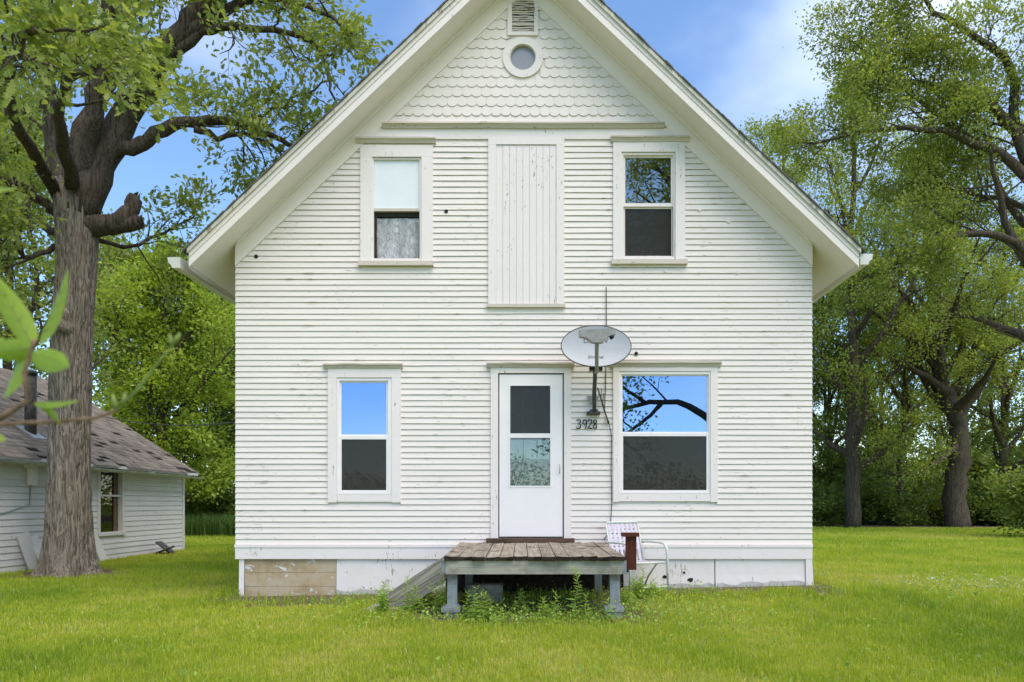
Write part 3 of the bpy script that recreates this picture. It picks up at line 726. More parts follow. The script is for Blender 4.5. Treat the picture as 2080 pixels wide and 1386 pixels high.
fpanel('corner_post', 486, 496.5, M['trim'], -0.006, n=3)
for i, (a, b_) in enumerate(((496.8, 683),)):
    for (c, d) in ((1136, 1163), (1163.6, 1191), (1191.6, 1216)):
        q = MB(); edges = [a, a + 30 + rnd.uniform(-3, 3), b_]
        for e0, e1 in zip(edges[:-1], edges[1:]): 
            q2 = MB(); q2.box(FX(e0) + .001, FX(e1) - .001, 0.004 + rnd.uniform(-.004, .004), 0.031, max(FZ(d), -0.05), FZ(c)); q2.build('foundation_block', M['stone'], fnd)
fpanel('plaster_panel', 683.5, 905, M['found']); fpanel('porch_shade_panel', 905.4, 1266, M['deckend'], 0.008)  # second panel coloured near black to stand for shade under the porch
fpanel('plaster_panel', 1266.4, 1451, M['found'], 0.0, n=14); fpanel('plaster_panel', 1453, 1635, M['found'], -0.002, n=14)
q = MB(); q.prism([(FX(1635.5), FZ(1133)), (FX(1648), FZ(1131)), (FX(1652), 0.12), (FX(1636), 0.12)], -0.022, 0.03); q.build('corner_post', M['trim'], fnd)
for px, py, r_ in ((1350, 1172, 0.035), (1389, 1163, 0.02), (1403, 1178, 0.04), (1272, 1160, 0.03)):
    q = MB(); n = 7; q.add([(FX(px) + r_*rnd.uniform(.6, 1.3)*math.cos(2*math.pi*i/n), -0.0145, FZ(py) + r_*rnd.uniform(.4, .9)*math.sin(2*math.pi*i/n)) for i in range(n)], [tuple(range(n))[::1]]); q.build('broken_spot', M['deckend'], fnd)

# ------------------------------------------------------------------ porch
DX0, DX1, DY = -0.775, 1.03, -1.89
porch = thing('porch', 'small weathered grey wooden porch deck below the white storm door', 'porch', (0.13, -0.95, G(0, -1)))
nb = 13; bw = (DX1 - DX0)/nb
def dz(y): return 0.722 + 0.021*y
for i in range(nb):
    x0 = DX0 + i*bw + 0.003 + rnd.uniform(-.001, .001); x1 = x0 + bw - 0.007; e = rnd.uniform(-0.03, 0.015); c = rnd.uniform(-.004, .004); tw = rnd.uniform(-.005, .005)
    q = MB(); vs = []; ny_ = 6
    for j in range(ny_):
        f = j/(ny_-1); y = (DY + e) + (-0.045 - DY - e)*f; s_ = rnd.uniform(-.002, .002)
        vs += [(x0, y, dz(y) + c + tw + s_), (x0 + bw*0.46, y, dz(y) + c - 0.003 + s_), (x1, y, dz(y) + c - tw + s_), (x1, y, dz(y) - 0.042), (x0, y, dz(y) - 0.042)]
    fs = [(j*5+k_, j*5+(k_+1) % 5, j*5+5+(k_+1) % 5, j*5+5+k_) for j in range(ny_-1) for k_ in range(5)]
    q.add(vs, fs, 0); q.add(vs[:5], [(0, 1, 2, 3, 4)], 1); q.build('deck_board', [M['deck'], M['deckend']], porch)
zf_ = dz(DY) - 0.0425
q = MB(); q.box(-0.757, 1.0, DY + 0.02, DY + 0.06, zf_ - 0.135, zf_); q.build('front_beam', M['beam'], porch)
for x0 in (-0.80, 1.0005): q = MB(); q.box(x0, x0 + 0.042, DY + 0.02, -0.05, zf_ - 0.13, zf_ - 0.002); q.build('side_beam', M['bluewood'], porch)
q = MB(); q.box(-0.757, 1.0, -0.12, -0.06, 0.50, 0.66); q.build('back_beam', M['beam'], porch)
q = MB(); q.box(-0.757, 1.0, -0.95, -0.91, 0.51, zf_ - 0.0005); q.build('joist', M['beam'], porch)
for x0, x1, kind in ((-0.748, -0.652, 0), (0.885, 0.985, 1)):
    zg = G(x0, DY) - 0.03
    q = MB(); q.box(x0, x1, DY + 0.065, DY + 0.16, zg + 0.13, zf_ - 0.0005); po = q.build('post', M['bluewood'], porch)
    q = MB(); o = 0.055
    q.box(x0 - o, x1 + o*0.6, DY + 0.02, DY + 0.21, zg + 0.10, zg + 0.145); q.box(x0 - o + 0.02, x1 + o*0.6 - 0.02, DY + 0.035, DY + 0.195, zg, zg + 0.0995); q.box(x0 - .02, x1 + 0.015, DY + 0.045, DY + 0.18, zg + 0.1455, zg + 0.165)
    q.build('post_foot', M['bluewood'], po)
for x0 in (-0.7, 0.9): q = MB(); q.box(x0, x0 + 0.09, -0.24, -0.13, 0.0, 0.66); q.build('post', M['bluewood'], porch)
# ramp side board running down to the left
ys = -1.32; d_ = ys + DCAM
for y0_ in (ys, ys + 0.75):
    for pl in (((901, 1134), (902.6, 1157), (802, 1222), (783, 1222), (786, 1208)), ((902.7, 1158.4), (904, 1181), (832, 1233), (779, 1236), (781, 1223.3), (802.6, 1223.3))):
        pa = [at(a_, b_, d_) for a_, b_ in pl]
        q = MB(); q.prism([(p.x, p.z) for p in pa], y0_ + rnd.uniform(0, 0.006), y0_ + 0.045); q.build('ramp_board', M['ramp'], porch)
for k_ in range(6):
    f0_, f1_ = k_/6 + 0.006, (k_ + 1)/6 - 0.006; A0, A1 = at(899, 1136.5, d_), at(789, 1208.5, d_); u0, u1 = A0.lerp(A1, f0_), A0.lerp(A1, f1_)
    q = MB(); q.add([(u0.x, ys + 0.001, u0.z + .022), (u1.x, ys + 0.001, u1.z + .022), (u1.x, ys + 0.80, u1.z + .022), (u0.x, ys + 0.80, u0.z + .022), (u0.x, ys + 0.001, u0.z - .004), (u1.x, ys + 0.001, u1.z - .004), (u1.x, ys + 0.80, u1.z - .004), (u0.x, ys + 0.80, u0.z - .004)], [(0, 1, 2, 3), (7, 6, 5, 4), (4, 5, 1, 0), (5, 6, 2, 1), (6, 7, 3, 2), (7, 4, 0, 3)]); q.build('ramp_plank', M['ramp'], porch)
# brown railing stub bolted to the right side
q = MB(); X_ = 1.055; q.box(X_ - 0.005, X_ + 0.10, DY + 0.10, DY + 0.15, 0.54, 0.875); q.box(X_ - 0.045, X_ + 0.125, DY + 0.07, DY + 0.18, 0.8755, 0.915, rot=None); q.build('railing_stub', M['brown'], porch)
pad = MB(); pad.box(-1.66, -1.30, -1.42, -1.0, G(-1.5, -1.2) - 0.06, G(-1.5, -1.2) + 0.03); tag(pad.build('concrete_pad', M['conc']), 'thin concrete pad at the foot of the porch ramp board', 'paving slab')
blk = MB(); zb_ = G(-.4, -.7)
for a in (0, 1, 2): blk.box(-0.62, -0.22, -0.86 + a*0.085, -0.83 + a*0.085, zb_ - 0.02, zb_ + 0.19)
blk.box(-0.6195, -0.2205, -0.8295, -0.6905, zb_ + 0.16, zb_ + 0.1905); blk.box(-0.6195, -0.2205, -0.8295, -0.6905, zb_ - 0.02, zb_ + 0.01)
tag(blk.build('concrete_block', M['conc']), 'grey concrete block lying in the dark under the porch', 'block')

# ------------------------------------------------------------------ satellite dish
dc = at(1211, 703, DCAM - 0.42)
dish = thing('satellite_dish', 'grey oval satellite dish on a bent mast beside the door', 'satellite dish', (FX(1205), -0.03, FZ(843)))
RXD, RZD = 0.422, 0.268
q = MB(); N = 48; rings = [0.0, 0.25, 0.5, 0.75, 0.93, 1.0]
rot = Matrix.Rotation(R(-12), 3, 'X')
def dpt(r_, a, off=0.0): 
    v = Vector((RXD*r_*math.cos(a), -0.055*r_*r_ + 0.05 + off, RZD*r_*math.sin(a))); return rot @ v + dc
vs = []; fs = []
for r_ in rings[1:]:
    vs += [dpt(r_, 2*math.pi*k_/N) for k_ in range(N)]
vs.append(dpt(0, 0)); ci = len(vs) - 1
for j in range(len(rings) - 2):
    fs += [(j*N+k_, j*N+(k_+1) % N, (j+1)*N+(k_+1) % N, (j+1)*N+k_) for k_ in range(N)]
fs += [(ci, (k_+1) % N, k_) for k_ in range(N)]
q.add(vs, fs, 0, True)
bk = [dpt(r_, 2*math.pi*k_/N, 0.012) for r_ in rings[1:] for k_ in range(N)] + [dpt(0, 0, 0.012)]
q.add(bk, [f[::-1] for f in fs], 1, True)
q.build('reflector', [M['dish'], M['grey_metal']], dish)
q = MB(); q.tube([dpt(1.0, 2*math.pi*k_/N, 0.006) for k_ in range(N + 1)], 0.0075, 6); q.build('rim', M['dark_metal'], dish)
# print on the reflector
def text_part(s, px, py, size, mat, par, shear=0.0, d=DCAM - 0.42, off=-0.012):
    cu = bpy.data.curves.new('t', 'FONT'); cu.body = s; cu.size = size; cu.align_x = 'CENTER'; cu.shear = shear; cu.extrude = 0.0006
    to = bpy.data.objects.new('t', cu); COL.objects.link(to); bpy.context.view_layer.update()
    me = bpy.data.meshes.new_from_object(to.evaluated_get(bpy.context.evaluated_depsgraph_get())); bpy.data.objects.remove(to)
    me.materials.clear(); me.materials.append(mat)
    p = at(px, py, d)
    for v in me.vertices:       # wrap the flat print on the dish
        x, z = v.co.x + p.x - dc.x, v.co.y + p.z - dc.z
        r2 = (x/RXD)**2 + (z/RZD)**2
        w_ = rot @ Vector((x, -0.055*r2 + 0.05 - 0.0035, z)) + dc; v.co = (w_.x, w_.y, w_.z)
    return link('print', me, par)
text_part('DIRECTV', 1211, 693, 0.075, M['print'], dish); text_part('Slimline', 1209, 728, 0.062, M['print'], dish, 0.35)
for px0, px1 in ((1195, 1208), (1220, 1226)):
    for j in range(5):
        q = MB(); p0 = at(px0 + j*1.2*(px0 < 1200), 668.5 + j*1.5, DCAM - .42); p1 = at(px1, 668.5 + j*1.5, DCAM - .42)
        def on(x, z): r2 = ((x-dc.x)/RXD)**2 + ((z-dc.z)/RZD)**2; return rot @ Vector((x-dc.x, -0.055*r2 + 0.0465, z-dc.z)) + dc
        q.add([on(p0.x, p0.z), on(p1.x, p0.z), on(p1.x, p0.z - 0.005), on(p0.x, p0.z - 0.005)], [(3, 2, 1, 0)]); q.build('print', M['print'], dish)
# feed arm and head
yh = dc.y - 0.52; dh = yh + DCAM
a0 = dc + Vector((0.005, 0.02, -RZD - 0.03)); a1 = at(1212.5, 694, dh)
q = MB(); q.tube([a0 + Vector((0, 0.05, -0.01)), a0 + Vector((0, -0.06, -0.015)), a0*0.5 + a1*0.5 + Vector((0, 0, -0.02)), a1], [0.022, 0.024, 0.022, 0.024], 8); q.build('feed_arm', M['grey_metal'], dish)
hd = [(1176, 672), (1249, 668), (1250, 680), (1236, 684), (1224, 697), (1203, 697), (1192, 687), (1177, 685)]
q = MB(); q.prism([(at(a, b_, dh).x, at(a, b_, dh).z) for a, b_ in hd], yh - 0.03, yh + 0.045); hdo = q.build('feed_head', M['grey_metal'], dish)
p = at(1243, 683, dh); q = MB(); q.tube([p + Vector((0, -.03, -.012)), p + Vector((0, .06, -.005))], 0.022, 12); q.build('feed_horn', M['black'], hdo)
# mast with elbow, foot, back strap, strut
pf = Vector((FX(1204.5), -0.075, FZ(840))); pe = dc + Vector((0.0, 0.11, -RZD + 0.02)); pm = at(1207, 800, DCAM - 0.20)
q = MB(); q.tube([pf, pf + Vector((0.004, -0.05, 0.05)), pm, pe + Vector((0, 0.02, -0.10)), pe + Vector((0, 0.0, 0.10))], 0.026, 12); q.build('mast', M['dark_metal'], dish)
q = MB(); q.box(FX(1191), FX(1218), -0.085, -0.02, FZ(844), FZ(837.5)); q.box(FX(1196), FX(1213), -0.11, -0.085, FZ(843), FZ(834)); q.build('mast_foot', M['dark_metal'], dish)
q = MB(); q.prism([(FX(1191), FZ(806)), (FX(1217), FZ(806)), (FX(1213), FZ(813)), (FX(1208), FZ(822)), (FX(1200), FZ(822)), (FX(1196), FZ(813))], -0.05, -0.021); q.build('wall_bracket', M['grey_metal'], dish)
q = MB(); q.tube([at(1214, 788, DCAM - 0.26), Vector((FX(1235.5), -0.03, FZ(861)))], 0.010, 8); q.build('strut', M['dark_metal'], dish)
for z_ in (746, 750):
    q = MB(); q.box(dc.x - 0.075, dc.x + 0.085, dc.y + 0.05, dc.y + 0.12, at(0, z_ + 3, DCAM - .35).z, at(0, z_, DCAM - .35).z); q.build('clamp', M['dark_metal'], dish)
q = MB(); q.box(dc.x - 0.08, dc.x + 0.08, dc.y + 0.05, dc.y + 0.10, dc.z - 0.22, dc.z - 0.02); q.build('back_plate', M['dark_metal'], dish)
q = MB()
q.tube([(FX(1231), -0.018, FZ(584)), (FX(1231), -0.026, FZ(586)), (FX(1231.2), -0.026, FZ(700)), (FX(1229.5), -0.027, FZ(790)), (FX(1227), -0.03, FZ(838)), (FX(1236), -0.028, FZ(858)), (FX(1241), -0.037, FZ(885)), (FX(1240.5), -0.037, FZ(960)), (FX(1242), -0.036, FZ(1022)), (FX(1240), -0.027, FZ(1062)), (FX(1234), -0.027, FZ(1085)), (FX(1226), -0.03, FZ(1096))], 0.0052, 6)
cabo = q.build('coaxial_cable', M['black'])
tag(cabo, 'thin black cable running down the siding behind the dish', 'cable')
q = MB(); q.tube([(FX(1226), -0.03, FZ(800)), (FX(1222), -0.05, FZ(826)), (FX(1220), -0.05, FZ(810)), (FX(1221), -0.06, FZ(790))], 0.0045, 6); q.build('loop', M['black'], cabo)
q = MB(); q.tube([(FX(1232) + 0.035*math.cos(a*0.8), -0.032 - 0.004*(a % 3), FZ(858) + 0.035*math.sin(a*0.8)) for a in range(17)], 0.003, 5); q.build('coil', M['grey_metal'], cabo)

# ------------------------------------------------------------------ lawn chair
cz = G(1.4, -0.4)
chair = thing('lawn_chair', 'folding lawn chair with faded lavender webbing between porch and wall', 'chair', (1.38, -0.42, cz))
CM = Matrix.Translation((1.38, -0.42, cz)) @ Matrix.Rotation(R(26), 4, 'Z')
def cpt(x, y, z): return CM @ Vector((x, y, z))
def ctube(name, pts, r_=0.0125): q = MB(); q.tube([cpt(*p) for p in pts], r_, 10); q.build(name, M['chalu'], chair)
for s_ in (-1, 1):
    ctube('arm', [(s_*.27, .27, .60), (s_*.27, .15, .615), (s_*.27, -.12, .615), (s_*.27, -.20, .60), (s_*.27, -.245, .55), (s_*.27, -.255, .45), (s_*.27, -.27, -0.02)], 0.014)
    ctube('back_tube', [(s_*.235, .17, .37), (s_*.235, .30, .84)])
    ctube('seat_rail', [(s_*.245, -.24, .385), (s_*.245, .20, .365)])
    ctube('rear_leg', [(s_*.25, -.10, .38), (s_*.25, .10, .18), (s_*.25, .21, -0.02)])
ctube('back_top_tube', [(-.235, .30, .84), (-.20, .303, .853), (.20, .303, .853), (.235, .30, .84)])
ctube('stretcher', [(-.255, -.265, .10), (.255, -.265, .10)]); ctube('seat_front_tube', [(-.245, -.24, .385), (.245, -.24, .385)])
def strap(p0, p1, wv, name='strap'):
    q = MB(); p0, p1, wv = Vector(p0), Vector(p1), Vector(wv); nn = 7; vs = []
    nrm = (p1 - p0).cross(wv).normalized()
    for i in range(nn):
        f = i/(nn-1); c = p0 + (p1 - p0)*f + nrm*0.003*math.sin(i*math.pi + 0.01)
        vs += [CM @ (c - wv), CM @ (c + wv)]
    q.add(vs, [(2*i, 2*i+1, 2*i+3, 2*i+2) for i in range(nn-1)]); q.build(name, M['web'], chair)
bu = Vector((0, .13, .47)).normalized()
for i in range(7):
    c0 = Vector((0, .17, .37)) + bu*(0.17 + i*0.053); strap(c0 + Vector((-.235, 0.004, 0)), c0 + Vector((.235, 0.004, 0)), bu*0.0165)
for i in range(7):
    x = -.195 + i*0.065; strap((x, .17 + .0, .37), (x, .303, .85), (0.0185, 0, 0))
for i in range(5): strap((-.245, -.20 + i*.085, .383), (.245, -.20 + i*.085, .383), (0, 0.025, 0))
for i in range(6): strap((-.19 + i*.076, -.24, .388), (-.19 + i*.076, .20, .37), (0.025, 0, 0))

# ------------------------------------------------------------------ shed on the left
SX = -9.0; SY0, SY1 = 0.6, 9.42; SZ = 2.16
shed = thing('shed', 'low white clapboard shed with grey shingle roof behind the big oak', 'shed', (SX - 3.3, 5, 0))
def sd_(px): return FPX*(-SX)/(HX - px)       # distance along the shed wall for a photo column
WY0, WY1 = sd_(201) - DCAM, sd_(246) - DCAM
b = MB(); WZ0, WZ1 = 0.60, 2.06
for y0, y1, z0, z1 in ((SY0, WY0, 0, SZ), (WY1, SY1, 0, SZ), (WY0, WY1, 0, WZ0), (WY0, WY1, WZ1, SZ)):
    b.box(SX - 0.1, SX, y0, y1, z0 - 0.05, z1)
b.box(SX - 6.6, SX - 6.5, SY0, SY1, -0.05, SZ)
RID = SZ + 3.3*0.66
for y in (SY0, SY1):
    yy0, yy1 = (y - 0.1, y - 0.001) if y == SY0 else (y + 0.001, y + 0.1)
    b.prism([(SX - 6.6, -0.05), (SX, -0.05), (SX, SZ), (SX - 3.3, RID), (SX - 6.6, SZ)], yy0, yy1)
swl = b.build('wall', [M['shedpaint']], shed)
ex = 0.1175
for i in range(19):
    z0 = 0.0 + i*ex; z1 = z0 + ex
    if z1 > SZ: break
    spans = [(SY0, WY0 - 0.04), (WY1 + 0.04, SY1)] if z1 > WZ0 - 0.02 and z0 < WZ1 else [(SY0, SY1)]
    for y0, y1 in spans:
        b = MB(); nn = 5; vs = []
        for j in range(nn):
            y = y0 + (y1 - y0)*j/(nn-1); dj = rnd.uniform(-.004, .004) * (2.0 if i < 3 else 1)
            vs += [(SX + 0.004, y, z1 + 0.012), (SX + 0.021 + rnd.uniform(-.002, .003), y, z0 + dj), (SX + 0.002, y, z0 + dj)]
        fs = []
        for j in range(nn-1): fs += [(j*3, j*3+1, j*3+4, j*3+3), (j*3+1, j*3+2, j*3+5, j*3+4)]
        b.add(vs, fs + [(0, 2, 1), (3*nn-3, 3*nn-2, 3*nn-1)]); b.mi = [1 if q_ % 2 else 0 for q_ in range(len(fs))] + [0, 0]; b.build('clapboard', [M['shedpaint'], M['under']], swl)
b = MB(); b.box(SX + 0.001, SX + 0.03, SY1 - 0.02, SY1 + 0.08, -0.02, SZ); b.build('corner_board', M['shedpaint'], shed)
# shed window
sw_ = link('window', None, shed, Matrix.Translation((SX, (WY0+WY1)/2, WZ0)))
def sbox(name, y0, y1, z0, z1, x0, x1, mat, par): q = MB(); q.box(SX + x0, SX + x1, y0, y1, z0, z1); return q.build(name, mat, par)
sbox('side_casing', WY0 - 0.08, WY0, WZ0 - 0.02, WZ1, 0.001, 0.034, M['shedpaint'], sw_); sbox('side_casing', WY1, WY1 + 0.09, WZ0 - 0.02, WZ1, 0.001, 0.034, M['shedpaint'], sw_)
sbox('sill', WY0 - 0.1, WY1 + 0.1, WZ0 - 0.075, WZ0 - 0.021, 0.001, 0.06, M['shedpaint'], sw_)
sbox('head_casing', WY0 - 0.08, WY1 + 0.09, WZ1 + 0.0005, SZ - 0.002, 0.001, 0.034, M['shedpaint'], sw_)
zm = 1.2 + (HY - 1007)/(FPX/sd_(223))
sbox('meeting_rail', WY0, WY1, zm - 0.02, zm + 0.02, -0.06, -0.02, M['shedpaint'], sw_)
sbox('sash_stile', WY0, WY0 + 0.05, WZ0, WZ1, -0.075, -0.0605, M['brownwood'], sw_); sbox('sash_stile', WY1 - 0.17, WY1 - 0.02, WZ0, WZ1, -0.095, -0.0605, M['brownwood'], sw_)
sbox('pane', WY0, WY1, WZ0, WZ1, -0.082, -0.078, M['glass_shed'], sw_)
sbox('inside_board', WY0, WY1, WZ0, zm - 0.05, -0.16, -0.14, M['brownwood'], sw_); sbox('inside_board', WY0, WY1 - 0.35, zm + 0.1, WZ1, -0.26, -0.24, M['dark'], sw_)
q = MB(); q.box(SX - 0.8, SX - 0.75, WY0 - .6, WY1 + 1.2, 0.3, 2.1); q.build('dark_backing', M['dark'], sw_)
# shed roof
ang = math.atan(0.66)
b = MB()
for sg in (-1, 1):
    xr = SX - 3.3
    P = lambda h, off: (xr + sg*h, RID + off - 0.66*h)
    b.prism([P(0.001, 0.02), P(3.62, 0.02), P(3.62, 0.08), P(0.001, 0.08)], SY0 - 0.15, SY1 + 0.22)
srf = b.build('roof', M['shedpaint'], shed)
V, Fc, T = [], [], []
xr = SX - 3.3; ncr = 32; step = 3.66/ncr; r_ = random.Random(11)
for i in range(ncr):
    h0 = 3.66 - i*step; h1 = h0 - step*1.15
    y = SY0 - 0.18 + r_.uniform(-.15, 0)
    while y < SY1 + 0.24:
        w_ = 0.30; y1 = min(y + w_ - 0.006, SY1 + 0.25 + r_.uniform(-.02, .01))
        miss = r_.random() < (0.05 + 0.10*(i < 3))
        if not miss:
            l = r_.uniform(0.010, 0.022); e = r_.uniform(-.01, .012); b0 = len(V)
            za = RID + 0.082 - 0.66*h0; zb = RID + 0.083 - 0.66*h1
            V += [(xr + h0 + e, y, za + l), (xr + h0 + e, y1, za + l + r_.uniform(-.004, .006)), (xr + h1, y1, zb + 0.002), (xr + h1, y, zb + 0.002), (xr + h0 + e, y, za), (xr + h0 + e, y1, za)]
            Fc += [(b0, b0+1, b0+2, b0+3), (b0+4, b0+5, b0+1, b0)]; t_ = r_.random()**2; T += [t_, t_]
        y += w_
so = np_mesh('shingles', np.array(V), np.array(Fc), M['shedroof'], srf, {'tint': np.array(T)}); so['kind'] = 'stuff'
q = MB(); q.box(SX - 3.7, SX - 0.001, SY0 - .15, SY1 + .2, 0, 0) if False else None
q.prism([(xr, RID + 0.0801), (xr + 3.62, RID + 0.0801 - 0.66*3.62), (xr + 3.62, RID + 0.0808 - 0.66*3.62), (xr, RID + 0.0808)], SY0 - .14, SY1 + .21); q.build('roof_felt', M['deckend'], srf)
# half-round gutter
q = MB(); gx_ = xr + 3.69; gz_ = RID + 0.0 - 0.66*3.62; n = 9; vs = []
for y, dzz in ((SY0 - 0.2, .02), (3.0, 0.0), (6.0, -0.015), (SY1 + 0.3, -0.02)):
    vs += [(gx_ + 0.06*math.cos(math.pi + math.pi*k_/(n-1)), y, gz_ + dzz + 0.06*math.sin(math.pi + math.pi*k_/(n-1))) for k_ in range(n)]
q.add(vs, [(i*n+k_, i*n+k_+1, (i+1)*n+k_+1, (i+1)*n+k_) for i in range(3) for k_ in range(n-1)], 0, True); q.build('gutter', M['galv'], srf)
for y in (4.6, 7.2, 9.0): q = MB(); q.box(gx_ - 0.07, gx_ + 0.066, y, y + 0.03, gz_ - 0.01, gz_ + 0.012); q.build('gutter_strap', M['galv'], srf)
# stovepipe through the roof and a small box on the wall
q = MB(); dp = sd_(60)*1.06; p0 = at(62, 885, dp); p0 = Vector((p0.x, p0.y, p0.z)); hx_ = p0.x - xr; zr = RID + 0.08 - 0.66*hx_
q.tube([(p0.x, p0.y, zr - 0.2), (p0.x, p0.y, zr + 1.15)], 0.10, 14); q.tube([(p0.x, p0.y, zr + 1.13), (p0.x, p0.y, zr + 1.20)], [0.12, 0.11], 14); spo = q.build('stovepipe', M['pipe'], srf)
q = MB(); q.box(p0.x - 0.22, p0.x + 0.22, p0.y - 0.2, p0.y + 0.2, -0.004, 0.006, rot=None); q = MB(); q.prism_dir([(p0.x - .2, p0.y - .2, zr + .2*.66 + .02), (p0.x + .2, p0.y - .2, zr - .2*.66 + .02), (p0.x + .2, p0.y + .2, zr - .2*.66 + .02), (p0.x - .2, p0.y + .2, zr + .2*.66 + .02)][::-1], (0, 0, 0.012)); q.build('flashing', M['galv'], spo)
yb_ = sd_(58) - DCAM
q = MB(); q.box(SX + 0.022, SX + 0.10, yb_ - 0.07, yb_ + 0.09, 1.55, 2.12); q.box(SX + 0.022, SX + 0.08, yb_ - 0.16, yb_ - 0.075, 1.85, 2.10); q.build('wall_box', M['trim'], shed)
q = MB(); q.tube([(SX + 0.03, yb_ - 2.2, 0.95), (SX + 0.035, yb_ - 0.6, 1.06), (SX + 0.03, yb_ - 0.02, 1.20), (SX + 0.03, yb_ + 0.01, 1.55)], 0.012, 6); q.build('conduit', M['galv'], shed)
# white boards leaning on the shed wall
def lean(px_b, py_b, px_t, py_t, w_, label, th=0.03):
    d = FPX*(ZC - 0.0)/(py_b - HY); pb = at(px_b, py_b, d); pt = Vector((SX + 0.05, pb.y + (px_t - px_b)/95.0, ZC + (HY - py_t)/(FPX/d)))
    pb.z = G(pb.x, pb.y) - 0.01; dr_ = (pt - pb).normalized(); wv = Vector((0.15, 1, 0)); wv = (wv - dr_*wv.dot(dr_)).normalized()*w_; nv = dr_.cross(wv).normalized()*th
    q = MB(); q.add([pb, pb + wv, pt + wv, pt, pb + nv, pb + wv + nv, pt + wv + nv, pt + nv], [(0, 3, 2, 1), (4, 5, 6, 7), (0, 1, 5, 4), (1, 2, 6, 5), (2, 3, 7, 6), (3, 0, 4, 7)])
    tag(q.build('leaning_board', M['shedpaint']), label, 'board')
lean(62, 1160, 42, 1088, 0.24, 'wide white board leaning on the shed, on the stovepipe side of the oak')
lean(92, 1158, 78, 1092, 0.22, 'white board leaning on the shed and half hidden by the oak trunk')
lean(205, 1141, 183, 1082, 0.20, 'white board leaning between the oak trunk and the shed window')
q = MB(); bx_, by_ = SX + 0.35, sd_(318) - DCAM - 0.3; q.box(-0.2, 0.2, -0.14, 0.14, 0, 0.03, rot=Matrix.Rotation(R(38), 3, 'Y'), at=(bx_, by_, 0.16)); q.box(-0.16, 0.26, -0.1, 0.1, 0, 0.025, rot=Matrix.Rotation(R(-25), 3, 'Y') @ Matrix.Rotation(R(30), 3, 'Z'), at=(bx_ + 0.1, by_ - 0.25, 0.09)); q.box(-0.25, 0.25, -0.05, 0.05, 0, 0.04, at=(bx_ + 0.05, by_ - 0.1, 0.0))
tag(q.build('scrap_wood', M['pipe']), 'broken dark boards lying at the base of the shed wall', 'scrap wood')
# wire from the shed ridge to the house
q = MB(); A_, B_ = Vector((xr + 1.6, SY1 - 0.5, RID - 0.9)), Vector((WL, 3.0, ZC + (HY - 836)/(FPX/(DCAM + 3.0))))
q.tube([A_.lerp(B_, f/12) + Vector((0, 0, -0.22*math.sin(math.pi*f/12))) for f in range(13)], 0.011, 5); tag(q.build('overhead_wire', M['dark_metal']), 'thin dark wire slung between the shed roof and the house', 'wire')

# ------------------------------------------------------------------ vegetation
DIAMOND = (np.array([(0, 0, 0), (0.45, 0.30, 0.06), (1, 0, -0.04), (0.45, -0.30, 0.06)]), np.array([(0, 2, 1), (0, 3, 2)]))
_l = [(0, 0.03), (0.16, 0.14), (0.26, 0.09), (0.42, 0.30), (0.52, 0.15), (0.70, 0.33), (0.78, 0.17), (0.93, 0.17), (1.0, 0.0)]
_o = [(x, y) for x, y in _l] + [(x, -y) for x, y in _l[:-1][::-1]]
LOBED = (np.array([(0.5, 0, -0.05)] + [(x, y, 0.22*abs(y) - 0.12*(x - .4)**2) for x, y in _o]), np.array([(0, i + 1, (i + 1) % len(_o) + 1) for i in range(len(_o))]))
LANCE = (np.array([(0, 0, 0), (0.3, 0.10, 0.02), (1, 0, -0.18), (0.3, -0.10, 0.02)]), np.array([(0, 2, 1), (0, 3, 2)]))
def leaf_arrays(C, size, rng, shape, up=0.6, dirs=None, droop=0.15):
    n = len(C); Lv, Lf = shape
    d = rng.normal(size=(n, 3)) if dirs is None else dirs + rng.normal(size=(n, 3))*0.45
    d[:, 2] -= droop; d /= np.linalg.norm(d, axis=1, keepdims=True)
    nn = rng.normal(size=(n, 3)); nn[:, 2] = np.abs(nn[:, 2]) + up
    w = np.cross(nn, d); w /= np.linalg.norm(w, axis=1, keepdims=True) + 1e-9
    nn = np.cross(d, w)
    s = size[:, None, None]
    V = C[:, None, :] + s*(Lv[None, :, 0, None]*d[:, None] + Lv[None, :, 1, None]*w[:, None] + Lv[None, :, 2, None]*nn[:, None])
    F = Lf[None] + (np.arange(n)*len(Lv))[:, None, None]
    return V.reshape(-1, 3), F.reshape(-1, 3)

